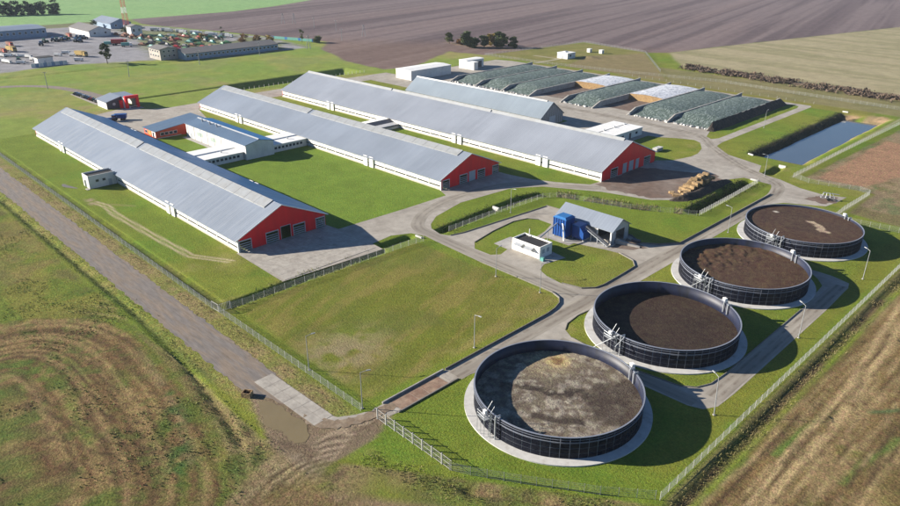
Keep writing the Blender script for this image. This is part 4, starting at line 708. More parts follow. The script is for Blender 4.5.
for px in (-110.7, -107.1): box('foot', 'grey_steel', t, px, px+.25, 158.8, 161.8, 0, .5)
t = thing('screw_conveyor', 'dark screw conveyor sloping from screen box to the hall end', 'conveyor', (-103, 160.5, 0)); MB().rod((-107.2, 160.4, 4.2), (-99.6, 160.6, .7), .38, 8).build('tube', 'slate_and_shade', t); MB().rod((-107.2, 160.0, 3.6), (-99.6, 160.2, .2), .12, 5).build('brace', 'grey_steel', t)
for k in range(3): px = -105.5+k*2.3; box('stand', 'grey_steel', t, px, px+.14, 160.3, 160.7, 0, 3.2-k*1.05)
t = thing('slurry_pipe', 'grey slurry pipe rising from the pump house to press box', 'pipe', (-115.5, 150, 0)); m = MB()
m.rod((-113.2, 145.5, 2.6), (-114.4, 156.0, 4.4), .2, 8); m.build('pipe', 'galvanised', t); MB().rod((-113.8, 151, 0), (-113.8, 151, 3.4), .1, 6).build('support', 'grey_steel', t)
t = thing('ramp_beam', 'concrete beam and trough beside the open hall end', 'trough', (-96.5, 166, 0)); MB().hull([(-99.6, 164.2, .02), (-92.8, 166.4, .02), (-93.2, 167.2, .02), (-99.6, 165.2, .02)], [(-99.6, 164.2, 1.3), (-92.8, 166.4, .25), (-93.2, 167.2, .25), (-99.6, 165.2, 1.3)]).build('beam', 'concrete_pale', t); MB().hull([(-97, 168.6, .02), (-94.6, 169.2, .02), (-94.8, 170.2, .02), (-97, 169.8, .02)], [(-97, 168.6, .9), (-94.6, 169.2, .8), (-94.8, 170.2, .8), (-97, 169.8, .9)]).build('trough', 'slate_and_shade', t)
t = thing('pump_house', 'white pump house with black flat roof behind low parapet', 'building', (-112.8, 142.8, 0))
x0, x1, y0, y1 = -117.8, -107.9, 140.1, 145.5
m = MB().box(x0, x1, y0, y0+.25, 0, 3.5).box(x0, x1, y1-.25, y1, 0, 3.5).box(x0, x0+.25, y0+.25, y1-.25, 0, 3.5).box(x1-.25, x1, y0+.25, y1-.25, 0, 3.5); m.build('wall', 'white_paint', t)
box('flat_roof', 'flat_roof_black', t, x0+.25, x1-.25, y0+.25, y1-.25, 2.9, 3.1)
for px in (x0+2.0, x0+5.6):
    d = box('door', 'white_wall', t, px, px+2.0, y0-.06, y0, .05, 2.3); MB().prism_x([(y0-1.5, 2.35), (y0, 2.75), (y0, 2.87), (y0-1.5, 2.47)], px-.3, px+2.3).build('door_canopy', 'grey_steel', t)
box('window', 'door_grey', t, x1, x1+.05, 141.2, 142.2, 1.3, 2.5); box('window', 'door_grey', t, x1, x1+.05, 143.2, 144.2, 1.3, 2.5)
MB().rod((x0+2.2, y1-.6, 3.1), (x0+2.2, y1-.6, 5.4), .12, 6).build('vent_pipe', 'white_paint', t)
sheet('concrete_pad', [[(-124, 139.4), (-118, 139.1), (-118, 146.9), (-124, 146.4)]], .056, 'concrete_pale'); sheet('concrete_pad', [[(-107.8, 139.4), (-104.9, 138.6), (-103.4, 146), (-107.8, 146)]], .062, 'concrete_pale')
tag(MB().box(-107.2, -106.1, 139.5, 140.3, .07, .9).box(-107.1, -106.2, 139.6, 140.2, .9, 1.0).build('bin', 'teal_paint'), 'small teal bin beside the corner of the white pump house', 'bin')
# ------------------------------------------------------------------ slurry tanks
TR, TH, TX0 = 15.6, 4.5, -64.1
def arc_slab(r0, r1, a0, a1, z0, z1, n):
    m = MB(); A_ = [a0+(a1-a0)*k/n for k in range(n+1)]
    ring = lambda r_, z_: [(r_*math.cos(q), r_*math.sin(q), z_) for q in A_]
    v = ring(r0, z0)+ring(r1, z0)+ring(r1, z1)+ring(r0, z1); k = n+1; f = []
    for i in range(n):
        for s_ in range(4):
            a, b = s_*k+i, ((s_+1) % 4)*k+i; f.append((a, b, b+1, a+1))
    if a1-a0 < 6.28: f += [(0, k, 2*k, 3*k), (n, 3*k+n, 2*k+n, k+n)]
    return m.add(v, f)
PI2 = 2*math.pi; NC, NR = 60, 4
ring_m = lambda r0, r1, z0, z1: arc_slab(r0, r1, 0, PI2, z0, z1, 96)
me_panel = arc_slab(TR+.005, TR+.06, -PI2/NC/2+.0042, PI2/NC/2-.0042, 0, TH/NR-.15, 2).mesh('wall_panel', 'tank_panel')
me_base = ring_m(TR-.1, TR+1.9, 0, .22).mesh('foundation', 'apron_white'); me_in = ring_m(TR-.16, TR-.06, .1, TH-.01).mesh('inner_wall', 'tank_inside', True); me_jt = ring_m(TR-.055, TR, .1, TH-.02).mesh('wall_frame', 'tank_joint', True)
me_rim = ring_m(TR-.12, TR+.14, TH, TH+.08).mesh('rim', 'tank_rail'); me_r2 = ring_m(TR+.07, TR+.18, TH-.98, TH-.90).mesh('stiffener', 'tank_rail'); me_r3 = ring_m(TR+.07, TR+.16, TH-.45, TH-.40).mesh('stiffener', 'tank_rail')
def tank_slurry(k, lev):
    nr, na = 46, 150; rr, aa = np.meshgrid(np.linspace(.02, TR-.17, nr), np.linspace(0, PI2, na+1), indexing='ij'); u, v = rr*np.cos(aa), rr*np.sin(aa); uf, vf = u.ravel(), v.ravel()
    f4, f1, f8 = fbm(uf+k*50, vf, 4, 201), fbm(uf+k*50, vf, 1.3, 205, 3), fbm(uf+k*50, vf, 9, 209)
    c = np.empty((uf.size, 3)); mx = lambda m, q: c.__setitem__(slice(None), c*(1-np.clip(m, 0, 1)[:, None])+np.array(q)*np.clip(m, 0, 1)[:, None])
    zz = lev+.05*(f1-.5)
    if k == 0:
        c[:] = (.135, .108, .080); mx(ss(f1*.7+f4*.3, .42, .58)*.9, (.265, .232, .188)); mx(ss(f4, .56, .62)*.0, (0, 0, 0))
        crack = dline(uf+1.6*(f4-.5)*3, vf+1.6*(f1-.5)*2, [(-9, -5), (-4, -1), (0, 0), (3, 4), (7, 3), (10, 7)]); mx(ss(1-crack/1.5, .1, .6)*ss(f1, .3, .5)*.95, (.045, .033, .026)); mx(ss(1-np.hypot((uf-10.5)/8, (vf-5)/9)+1.6*(f4-.5), .05, .35)*.85, (.055, .040, .031))
        mx(ss(1-dline(uf, vf+2*(f4-.5), [(1, -8), (5, -6), (8, -4)])/1.3, .1, .6)*.9, (.05, .037, .029)); mx(ss(1-np.hypot((uf+8)/7, (vf-8)/8), 0, .6)*.6, (.31, .25, .155))
        d = np.hypot(uf+7.2, vf-9.3); mx(ss(1-d/3.2, 0, .4)*.9, (.42, .32, .17)); mx(ss(1-d/1.7, 0, .4)*.9, (.20, .12, .055)); zz += .06*ss(f1, .5, .7)
    elif k == 1: c[:] = (.040, .026, .019); mx(ss(f8, .45, .65)*.5, (.048, .031, .022)); mx(ss(1-np.hypot(uf-9.5, vf+7)/.7, 0, .3)*ss(f1, .4, .6), (.35, .3, .25))
    elif k == 2:
        c[:] = (.066, .038, .024); cl = ss(-uf*.8+vf*.25+4*(f8-.5), -3, 7); zz += cl*.32*ss(f1*.8+f4*.2, .40, .66); mx(cl*ss(f1, .5, .62)*.6, (.098, .058, .034)); mx(ss(f8, .5, .66)*.5, (.082, .043, .024))
    else:
        c[:] = (.066, .039, .027); mx(ss(f8, .42, .62)*.5, (.080, .043, .026)); d = dline(uf+3*(f4-.5), vf+2.4*(f1-.5), [(1.0, 3.4), (3.2, 2.2), (4.6, 1.2), (4.8, -1.5), (7.0, -1.0)]); mx(ss(1-d/1.2, 0, .35)*.95, (.36, .27, .19)); mx(ss(1-np.hypot(uf+10, vf-5)/1, 0, .3), (.4, .35, .3))
    P = np.stack([uf, vf, zz], 1); ii = np.arange(nr*(na+1)).reshape(nr, na+1); Fc = np.stack([ii[:-1, :-1], ii[1:, :-1], ii[1:, 1:], ii[:-1, 1:]], -1).reshape(-1, 4); return grid_mesh('slurry', P, Fc, 'crust', c)
labs = ['slurry tank with tan cracked crust, next to the drive-through wash trough', 'dark slurry tank with smooth brown slurry well below its rim', 'slurry tank with lumpy reddish-brown crust piled on one side', 'brim-full slurry tank with a pale patch floating on brown slurry']
lev = (2.0, 1.6, 2.7, 3.95)
for k in range(4):
    t = thing('slurry_tank', labs[k], 'tank', (TX0, 91.1+38.75*k, 0), 0, None, True)
    link('foundation', me_base, t); link('inner_wall', me_in, t); link('wall_frame', me_jt, t); link('rim', me_rim, t); link('stiffener', me_r2, t); link('stiffener', me_r3, t)
    for c_ in range(NC):
        for r_ in range(NR): link('wall_panel', me_panel, t, (0, 0, .15+r_*(TH-.2)/NR), PI2*c_/NC+(PI2/NC/2 if r_ % 2 else 0)*0)
    link('slurry', tank_slurry(k, lev[k]), t)
    q = math.radians(257 if k != 3 else 262); d = Vector((math.cos(q), math.sin(q), 0)); s_ = Vector((-d.y, d.x, 0)); rr = d*(TR+.9)
    P_ = lambda u, v, w: tuple(d*(TR+u)+s_*v+Vector((0, 0, w)))
    m = MB().hull([P_(.25, -1.1, 3.55), P_(1.7, -1.1, 3.55), P_(1.7, 1.1, 3.55), P_(.25, 1.1, 3.55)], [P_(.25, -1.1, 3.67), P_(1.7, -1.1, 3.67), P_(1.7, 1.1, 3.67), P_(.25, 1.1, 3.67)])
    pf = m.build('platform', 'galvanised', t); m = MB()
    for u, v in ((.3, -1.1), (1.7, -1.1), (1.7, 0), (1.7, 1.1), (.3, 1.1)): m.rod(P_(u, v, 0.2), P_(u, v, 4.85), .04, 5)
    for w in (4.25, 4.85): m.rod(P_(.3, -1.1, w), P_(1.7, -1.1, w), .05, 5).rod(P_(1.7, -1.1, w), P_(1.7, 1.1, w), .05, 5).rod(P_(1.7, 1.1, w), P_(.3, 1.1, w), .05, 5)
    m.build('railing', 'galvanised', pf); m = MB()
    for v in (1.3, 1.8): m.rod(P_(1.0, v, .1), P_(.6, v, 4.9), .05, 5)
    for w in np.arange(.5, 4.6, .35): m.rod(P_(.95-.08*w, 1.3, w), P_(.95-.08*w, 1.8, w), .03, 4)
    m.build('ladder', 'galvanised', t); m = MB(); m.rod(P_(.6, -.5, 3.6), P_(-.9, -.3, 6.0), .05, 6).rod(P_(.6, .6, 3.6), P_(-.5, 1.0, 5.8), .05, 6); m.build('mixer_mast', 'galvanised', t)
    MB().hull([P_(.5, -.5, 4.2), P_(1.0, -.5, 4.2), P_(1.0, .2, 4.2), P_(.5, .2, 4.2)], [P_(.5, -.5, 4.8), P_(1.0, -.5, 4.8), P_(1.0, .2, 4.8), P_(.5, .2, 4.8)]).build('mixer_motor', 'white_paint', t)
    MB().rod(P_(.45, 2.6, .1), P_(.45, 2.6, 4.9), .14, 8).rod(P_(.45, 2.6, 4.9), P_(-.6, 2.6, 4.9), .14, 8).rod(P_(-.6, 2.6, 4.9), P_(-.6, 2.6, 3.6), .14, 8).build('inlet_pipe', 'galvanised', t)
    if k in (1, 2, 3): MB().rod(P_(.4, 2.0, 4.9), P_(4.2, -1.5, 1.2), .1, 6).rod(P_(.4, 3.4, 4.9), P_(2.2, 3.0, 3.2), .08, 6).rod(P_(2.2, 3.0, 3.2), P_(.3, 3.2, 2.2), .08, 6).build('hoist_arm', 'galvanised', t)
    q = math.radians(62); d = Vector((math.cos(q), math.sin(q), 0)); s_ = Vector((-d.y, d.x, 0)); P2_ = lambda u, v, w: tuple(d*(TR+u)+s_*v+Vector((0, 0, w)))
    m = MB()
    for v in (-1.2, .2): m.rod(P2_(.4, v, .2), P2_(.4, v, 4.8), .16, 8).rod(P2_(.4, v, 4.8), P2_(-.5, v, 4.8), .16, 8).rod(P2_(-.5, v, 4.8), P2_(-.5, v, 2.4), .16, 8)
    m.build('overflow_pipe', 'galvanised', t); MB().hull([P2_(.3, 1, 4.0), P2_(1.0, 1, 4.0), P2_(1.0, 1.9, 4.0), P2_(.3, 1.9, 4.0)], [P2_(.3, 1, 5.1), P2_(1.0, 1, 5.1), P2_(1.0, 1.9, 5.1), P2_(.3, 1.9, 5.1)]).build('control_box', 'white_paint', t)
# mixer carriage left on the yard
t = thing('mixer_carriage', 'grey steel mixer carriage parked on the muddy end of the yard', 'machine', (-70.5, 246.5, .05), .5, None, True); m = MB()
m.box(-2.2, 2.2, -.9, -.75, .8, 1.0).box(-2.2, 2.2, .75, .9, .8, 1.0)
for u in (-2.1, -.7, .7, 2.1): m.box(u-.08, u+.08, -.9, .9, .8, .95).rod((u, -.8, 1.0), (u*.6, 0, 2.6), .07, 5).rod((u, .8, 1.0), (u*.6, 0, 2.6), .07, 5)
m.build('frame', 'galvanised', t); MB().rod((-1.6, 0, 2.6), (3.4, 0, 2.2), .14, 8).build('shaft', 'galvanised', t)
for v in (-1.1, .95): MB().disc_y(.4, v, v+.2, .55, .55, 10).build('wheel', 'tyre', t)
# ------------------------------------------------------------------ wash trough at the gate
t = thing('wash_trough', 'concrete drive-through wash trough with brown wet floor beside the gate', 'trough', (-85, 76, 0))
box('side_wall', 'concrete_pale', t, -87.25, -87.0, 67.6, 83.6, 0, .42); box('side_wall', 'kerb', t, -83.05, -82.8, 68.0, 83.6, 0, .25)
for a, b in ((69, 73.4), (73.5, 76.2), (76.3, 81.2)): box('floor_bay', 'trough_floor', t, -86.9, -83.15, a, b, .02, .05)
for yy in (68.1, 82.2): box('ramp_slab', 'slab', t, -86.6, -83.3, yy-.55, yy+.75, .02, .06)
# ------------------------------------------------------------------ fences
def fence_meshes(h):
    post = MB().box(-.035, .035, -.035, .035, 0, h+.1).mesh('post', 'fence_post'); m = MB()
    for k in range(1, 16): u = k/16; m.box(u-.0022, u+.0022, -.006, .006, .12, h)
    for w in (.15, .55, 1.0, 1.4, h-.03): m.box(0, 1, -.01, .01, w-.009, w+.009)
    return post, m.mesh('mesh_panel', 'mesh_wire')
FP = {}
def fence(label, pts, h=1.9, step=2.6, panels=True, post_scale=1.):
    if h not in FP: FP[h] = fence_meshes(h)
    post, pan = FP[h]; t = thing('mesh_fence' if panels else 'post_fence', label, 'fence', (pts[0][0], pts[0][1], 0), 0, None, True); ox, oy = pts[0]
    for i, (a, b) in enumerate(zip(pts[:-1], pts[1:])):
        L = math.hypot(b[0]-a[0], b[1]-a[1]); n = max(1, round(L/step)); an = math.atan2(b[1]-a[1], b[0]-a[0])
        zc = lambda px, py: float(height(np.array([px]), np.array([py]))[0])
        for k in range(n+(1 if i == len(pts)-2 else 0)):
            px, py = a[0]+(b[0]-a[0])*k/n, a[1]+(b[1]-a[1])*k/n; zz = zc(px, py)
            link('post', post, t, (px-ox, py-oy, zz), an, (post_scale, post_scale, 1))
            if panels and k < n: link('mesh_panel', pan, t, (px-ox, py-oy, zz), an, (L/n, 1, 1))
fence('mesh fence along the dry verge between old farm road and barn lawn', [(-400, 63.4), (-144.5, 62.6)], 1.75, 3.0)
fence('mesh fence between the olive paddock and the concrete slab apron', [(-141.5, 62.9), (-88.2, 63.3)], 1.75, 2.6)
fence('mesh fence along the paddock and the grassy ditch below the slab forecourt', [(-141.3, 66), (-140.6, 92), (-140.2, 118), (-139.4, 126)], 1.75, 3.)
fence('mesh fence outside the tank with cracked crust, starting at the tubular gate', [(-65.3, 63.9), (-62, 65.5), (-55, 69.9), (-44.6, 76.9), (-38.0, 82.2)], 1.75, 2.6)
fence('long mesh fence between the tank lawns and the sandy field ditch', [(-37.4, 82.6), (-37.2, 150), (-37.0, 232)], 1.75, 2.6)
fence('short mesh fence closing the lawn beyond the brim-full tank', [(-37.2, 232.6), (-62.6, 229), (-63.0, 240), (-62.2, 262.2)], 1.75, 2.6)
fence('mesh fence running past the pond to the reddish bare plot', [(-62.6, 262.8), (-66, 264.6), (-82, 261), (-88.4, 263.6), (-87.6, 310), (-86.4, 350), (-85, 400), (-94, 416)], 1.75, 3.0)
fence('mesh fence beside the hedge ditch of the ring-road lawn', [(-139.6, 136.5), (-139.6, 160), (-138.6, 180), (-136, 184.2), (-124, 188.2), (-112, 192), (-98.5, 199.5), (-94.0, 201.6)], 1.75, 3.0)
fence('close-set mesh fence along the dark ditch beside the straw stack', [(-93.5, 202.4), (-93.8, 225), (-94.6, 247.5)], 1.75, 1.6, True, 1.5)
fence('far mesh fence behind the bunkers along the brushwood ridge', [(-94.5, 416.5), (-150, 420), (-195, 424), (-255, 411), (-269, 408.8)], 1.75, 3.2)
fence('far mesh fence around the pump station grass', [(-269.5, 409), (-320, 402), (-372, 402), (-362.5, 515), (-294, 500), (-240, 430)], 1.75, 3.6)
fence('post fence along the near edge of the dark lined basin', [(-377.5, 203), (-376.5, 290)], 1.6, 3.2, False, 2.2)
fence('row of white marker posts near the pond track', [(-131.5, 400), (-245, 404)], 1.2, 5, False, 1.3)
t = thing('swing_gate', 'long pale tubular gate running from the wash trough to the fence', 'gate', (-84.3, 64.1, 0))
for k in range(8):
    a, b = -84.2+2.42*k, -84.2+2.42*(k+1)-.1; m = MB().rod((a, 64.1, .15), (b, 64.0, .15), .035, 5).rod((a, 64.1, 2.1), (b, 64.0, 2.1), .035, 5).rod((a, 64.1, 1.1), (b, 64.0, 1.1), .03, 5)
    for j in range(9): u = a+(b-a)*j/8; m.rod((u, 64.05, .15), (u, 64.05, 2.1), .016, 4)
    m.build('gate_panel', 'fence_post', t); box('post', 'fence_post', t, a-.09, a+.07, 63.95, 64.15, 0, 2.3)
t = thing('side_gate', 'small mesh gate in the ditch corner where two fences meet', 'gate', (-143, 63, 0)); m = MB()
for a, b in (((-144.4, 62.7), (-141.8, 62.9)), ((-141.6, 63.2), (-141.4, 65.8))):
    m.rod((*a, .2), (*b, .2), .05, 5).rod((*a, 2.0), (*b, 2.0), .05, 5)
    for j in range(9): u = j/8; m.rod((a[0]+(b[0]-a[0])*u, a[1]+(b[1]-a[1])*u, .1), (a[0]+(b[0]-a[0])*u, a[1]+(b[1]-a[1])*u, 2.05), .03 if 0 < j < 8 else .08, 4)
m.build('gate_panel', 'fence_post', t)
# ------------------------------------------------------------------ lamp posts
def make_lamp():
    t = thing('lamp_post', 'x', 'lamp post', (0, 0, 0), 0, 'lamp posts along the farm roads', True)
    MB().rod((0, 0, 0), (0, 0, 8.0), .10, 8, .06).build('pole', 'lamp_grey', t); MB().rod((0, 0, 7.95), (1.3, 0, 8.25), .05, 6).build('arm', 'lamp_grey', t)
    MB().hull([(1.1, -.16, 8.15), (1.95, -.13, 8.22), (1.95, .13, 8.22), (1.1, .16, 8.15)], [(1.1, -.12, 8.3), (1.9, -.09, 8.34), (1.9, .09, 8.34), (1.1, .12, 8.3)]).build('lamp_head', 'lamp_grey', t); MB().box(-.22, .22, -.22, .22, 0, .15).build('base', 'concrete_pale', t); return t
L0 = None
for (px, py, rz, lab) in ((-88.6, 64.0, 60, 'grey lamp post at the paddock corner beside the wash trough'), (-88.8, 94.4, 0, 'grey lamp post on the paddock edge opposite the crusted tank'), (-106.4, 64.2, 70, 'grey lamp post inside the paddock fence above the slab apron'), (-41.7, 109, 150, 'leaning grey lamp post at the bend of the tank service road'), (-41.7, 148.2, 150, 'grey lamp post halfway along the tank service road'),
                          (-41.7, 190, 150, 'grey lamp post on the lawn beyond the end of the service road'), (-109, 123.6, 90, 'grey lamp post on the paddock edge opposite the pump house'), (-95.2, 124.6, 60, 'grey lamp post at the rounded paddock corner'), (-137.2, 161.8, 0, 'grey lamp post on the pad strip inside the hedge-ditch fence'), (-80.6, 195.4, 180, 'grey lamp post between the two farthest tanks and the road'), (-128, 330, 90, 'grey lamp post on the grass between pond and bunker bank'), (-96.5, 257.6, 200, 'grey lamp post at the road junction near the pond ditch')):
    if L0 is None: t = L0 = make_lamp()
    else: t = copy_tree(L0)
    t.location = (px, py, 0); t.rotation_euler = (0, math.radians(4) if 'leaning' in lab else 0, math.radians(rz)); t['label'] = lab
# ------------------------------------------------------------------ culverts, box at the roadside, straw stack, debris
def culvert(label, px, py, rz):
    t = thing('culvert_head', label, 'culvert', (px, py, -.3), rz, None, True); MB().box(-.25, .25, -1.3, 1.3, -.6, .75).build('head_wall', 'apron_white', t); m = arc_slab(.35, .45, 0, PI2, 0, .5, 12); o = m.build('pipe', 'concrete_pale', t); o.rotation_euler = (0, math.radians(90), 0); o.location = (.2, 0, 0)
culvert('white culvert head at the road end of the forecourt ditch', -142.6, 127.0, 1.57); culvert('white culvert head on the lawn side of the pond ditch', -112.4, 281.6, 1.2); culvert('white culvert head at the far corner of pond bank', -113, 392, 1.57); culvert('white culvert head where the short ditch meets the pond lawn', -96.8, 274.6, 1.57); culvert('culvert head in the middle of the hedge ditch', -143.2, 161.4, 1.57); culvert('culvert head at the fence corner above the straw stack', -97, 250.0, 1.57)
t = thing('valve_box', 'small tan concrete box with black open top beside the old road', 'box', (-107.2, 50.7, 0), .6, None, True); m = MB().box(-.9, .9, -.75, -.6, 0, 1.0).box(-.9, .9, .6, .75, 0, 1.0).box(-.9, -.75, -.6, .6, 0, 1.0).box(.75, .9, -.6, .6, 0, 1.0); m.build('wall', 'straw', t); MB().box(-.75, .75, -.6, .6, .05, .5).build('pit', 'dark_interior', t)
r = random.Random(11); bale = MB(); bale.hull([(-1.15, -.6, 0), (1.15, -.6, 0), (1.15, .6, 0), (-1.15, .6, 0)], [(-1.1, -.55, .95), (1.1, -.58, .98), (1.12, .55, .95), (-1.12, .57, .98)]); bme = bale.mesh('straw_bale', 'straw')
for row in range(4):
    for j in range(9-row):
        for i in range(2 if row < 3 else 1):
            if r.random() < .06: continue
            b = tag(link('straw_bale', bme, None, (-110.0+2.4*i+row*.7+r.uniform(-.5, .5), 221.5+row*1.5+j*1.75+r.uniform(-.3, .3), .06+.95*row), r.uniform(-.35, .35)), 'golden straw bale built into the stepped stack on the muddy yard', 'straw bale', 'straw bales in the stack')
for k in range(10): tag(link('straw_bale', bme, None, (-108.5+r.uniform(-3, 2), 215+r.uniform(-3, 5), .06), r.uniform(0, 3), (.8, .9, .7)), 'loose straw bale tumbled at the foot of the stack', 'straw bale', 'loose straw bales by the stack')
hp = np.array(smooth_pts([(-107, 209), (-103, 213), (-102.4, 222), (-102.4, 234), (-103, 243), (-105.2, 238), (-105.8, 225), (-106.5, 214)], 4, True)); nx, ny = 22, 50
gx_, gy_ = np.meshgrid(np.linspace(-109, -100.2, nx), np.linspace(207, 246, ny), indexing='ij'); sdh = sdp(gx_.ravel(), gy_.ravel(), [tuple(q) for q in hp]).reshape(nx, ny)
z_ = -.25+1.9*ss(sdh, -1.6, 2.2)+.9*(fbm(gx_, gy_, 2.5, 151, 3)-.5)*ss(sdh, -1.6, .5); ii = np.arange(nx*ny).reshape(nx, ny); Fc = np.stack([ii[:-1, :-1], ii[1:, :-1], ii[1:, 1:], ii[:-1, 1:]], -1).reshape(-1, 4)
tag(link('muck_heap', grid_mesh('muck_heap', np.stack([gx_.ravel(), gy_.ravel(), z_.ravel()], 1), Fc, 'berm')), 'long dark muck heap between straw stack and ditch', 'heap')
# ------------------------------------------------------------------ vegetation
def blades(name, base, hgt, wid, mat, seed, lean=.35, kind='stuff', parent=None):
    g_ = np.random.default_rng(seed); n = len(base); an = g_.uniform(0, math.pi, n); h_ = hgt*g_.uniform(.5, 1.25, n); w_ = wid*g_.uniform(.6, 1.4, n); dx, dy = np.cos(an)*w_, np.sin(an)*w_
    lx, ly = g_.normal(0, lean, n)*h_, g_.normal(0, lean, n)*h_; b = np.asarray(base); V = np.empty((n, 4, 3))
    V[:, 0] = b+np.stack([-dx, -dy, 0*dx], 1); V[:, 1] = b+np.stack([dx, dy, 0*dx], 1); V[:, 2] = b+np.stack([dx*.6+lx, dy*.6+ly, h_], 1); V[:, 3] = b+np.stack([-dx*.6+lx, -dy*.6+ly, h_*.9], 1)
    me = grid_mesh(name, V.reshape(-1, 3), np.arange(n*4).reshape(-1, 4), mat, None, False); o = link(name, me, parent); 
    if kind: o['kind'] = kind
    return o
def along(pts, n, wd, seed, zfun=True):
    g_ = np.random.default_rng(seed); P = np.array(pts); seg = np.hypot(*np.diff(P, axis=0).T); cum = np.concatenate([[0], np.cumsum(seg)]); s_ = g_.uniform(0, cum[-1], n); i = np.clip(np.searchsorted(cum, s_)-1, 0, len(seg)-1); t_ = ((s_-cum[i])/seg[i])[:, None]
    q = P[i]*(1-t_)+P[i+1]*t_; d = (P[i+1]-P[i])/seg[i][:, None]; off = g_.normal(0, wd/2, n)[:, None]; q = q+np.stack([-d[:, 1], d[:, 0]], 1)*off
    dens = fbm(q[:, 0], q[:, 1], 5, seed, 3); q = q[dens > .40]; return np.column_stack([q, height(q[:, 0].copy(), q[:, 1].copy()) if zfun else np.zeros(len(q))])
tag(blades('reeds', along([(-141.8, 136), (-143.4, 162), (-143.6, 178), (-140, 184)], 2600, 3.0, 1), .4, .08, 'weed_dark', 1), 'green weeds in the hedge ditch beside the ring road', 'weeds')
tag(blades('reeds', along([(-138, 186.6), (-124, 191.5), (-112, 195), (-99, 201.5)], 3600, 2.2, 2), .9, .07, 'reed', 2), 'dry tan reeds in the ditch below the muddy yard', 'reeds')
tag(blades('reeds', along([(-97.4, 205), (-97.4, 247)], 3200, 4.0, 3), .4, .10, 'weed_dark', 3), 'dark weeds in the deep ditch beside the straw stack', 'weeds')
tag(blades('reeds', along([(-112, 284), (-112, 388)], 6500, 4.5, 4), .22, .12, 'weed_dark', 4), 'rough weeds on the shaded pond bank', 'weeds')
tag(blades('reeds', along([(-143.2, 68), (-143.1, 112)], 1500, 2.4, 5), .5, .10, 'weed', 5), 'short weeds in the ditch below the slab forecourt', 'weeds')
tag(blades('reeds', along([(-34.8, 80), (-34.6, 240)], 3500, 1.6, 6), .35, .07, 'reed', 6), 'dry weeds lining the ditch by the sandy field', 'weeds')
tag(blades('reeds', along([(-300, 48.4), (-156, 48.6), (-128, 47.5), (-116, 46), (-104, 44.5), (-96, 43)], 3000, 2.4, 7), .3, .07, 'weed', 7), 'green weeds along the ditch left of the old road', 'weeds')
tag(blades('reeds', along([(-300, 61.2), (-150, 61.2), (-90, 61.6)], 2500, 2.6, 8), .25, .06, 'reed', 8), 'dry grass on the verge between old road and fence', 'grass')
tag(blades('reeds', along([(-78, 56), (-64, 60), (-52, 68), (-41, 75.5)], 1500, 2.6, 9), .25, .06, 'reed', 9), 'dry grass outside the bottom fence', 'grass')
g_ = np.random.default_rng(77); q = np.column_stack([g_.uniform(-240, -75, 60000), g_.uniform(-10, 47, 60000)]); dn = fbm(q[:, 0], q[:, 1], 7, 301, 3); q = q[dn > .58][::3]; q = np.column_stack([q, height(q[:, 0].copy(), q[:, 1].copy())])
tag(blades('weeds', q, .22, .10, 'weed', 10), 'scattered green weeds over the rough field', 'weeds')
# brushwood windrow
def brush():
    P = along([(-238, 458), (-215, 456), (-190, 454), (-160, 450), (-125, 447), (-90, 445), (-40, 440)], 30000, 7.0, 21, False); nz = fbm(P[:, 0], P[:, 1], 6, 401, 3); P = P[nz > .42]; P[:, 2] = np.maximum(0, np.random.default_rng(4).uniform(-.2, 2.6, len(P))*fbm(P[:, 0], P[:, 1], 5, 403, 2)); return blades('brushwood', P, 1.0, .35, 'scrub', 22, .8)
tag(brush(), 'brown brushwood windrow along the edge of the stubble field', 'brushwood')
def tree(label, px, py, h, w, leaf, group, seed, trunk_h=.25, n=900, dens=1., name='tree', conic=False):
    r = random.Random(seed); t = thing(name, label, 'tree', (px, py, 0), 0, group, True); m = MB()
    m.rod((0, 0, -.2), (.1, .1, h*.45), h*.022+.05, 7, h*.014+.03).rod((.1, .1, h*.45), (.05, .15, h*.85), h*.014+.03, 6, .03)
    for k in range(7): q = r.uniform(0, 6.28); z0 = h*r.uniform(.22, .6); m.rod((.08, .08, z0), (math.cos(q)*w*.36, math.sin(q)*w*.36, z0+h*.2), h*.008+.02, 5, .02)
    m.build('trunk', 'bark', t); g_ = np.random.default_rng(seed); cl = []
    for k in range(int(16*dens)):
        u = g_.uniform(0, 6.28); zz = g_.uniform(trunk_h, .95); prof = (1-zz)*1.1+.08 if conic else math.sqrt(max(.05, 1-((zz-.52)/.5)**2)); rad = g_.uniform(.1, 1)**.6*w*.42*prof; cl.append((math.cos(u)*rad, math.sin(u)*rad, zz*h, w*g_.uniform(.12, .22)*(.6 if conic else 1)))
    P = []
    for cx_, cy_, cz_, cr in cl:
        k = max(8, n//len(cl)); v = g_.normal(0, 1, (k, 3)); v /= np.linalg.norm(v, axis=1)[:, None]; P.append(np.array([cx_, cy_, cz_])+v*cr*(g_.uniform(.35, 1, (k, 1))**.5)*np.array([1, 1, .8]))
    P = np.concatenate(P); o = blades('crown', P, w*.07+.12, w*.035+.06, leaf, seed, 1.2, None, t); return t
GT = 'trees clumped on the ploughed field edge'
for i, (px, py, h, w, lf_, lab) in enumerate(((-437, 428, 9.5, 7, 'leaf_mid', 'single round tree set apart from the clump on the ploughed field'), (-409, 425, 11, 15, 'leaf_dark', 'broadest dark bushy tree of the clump on the ploughed field'), (-399, 430, 9, 9, 'leaf_dark', 'low dark tree filling the middle of the clump'), (-404, 444, 10, 9, 'leaf_yellow', 'yellowing tree in the clump on the ploughed field'), (-391, 441, 11.5, 12, 'leaf_dark', 'tall dark tree towards the pump station side of the clump'), (-383, 447, 8, 9, 'leaf_mid', 'lower green tree ending the clump by the pump station'), (-426, 430, 4, 7, 'leaf_orange', 'low brown bush between the lone tree and the clump'))):
    tree(lab, px, py, h, w, lf_, None, 30+i, .12, 1500)
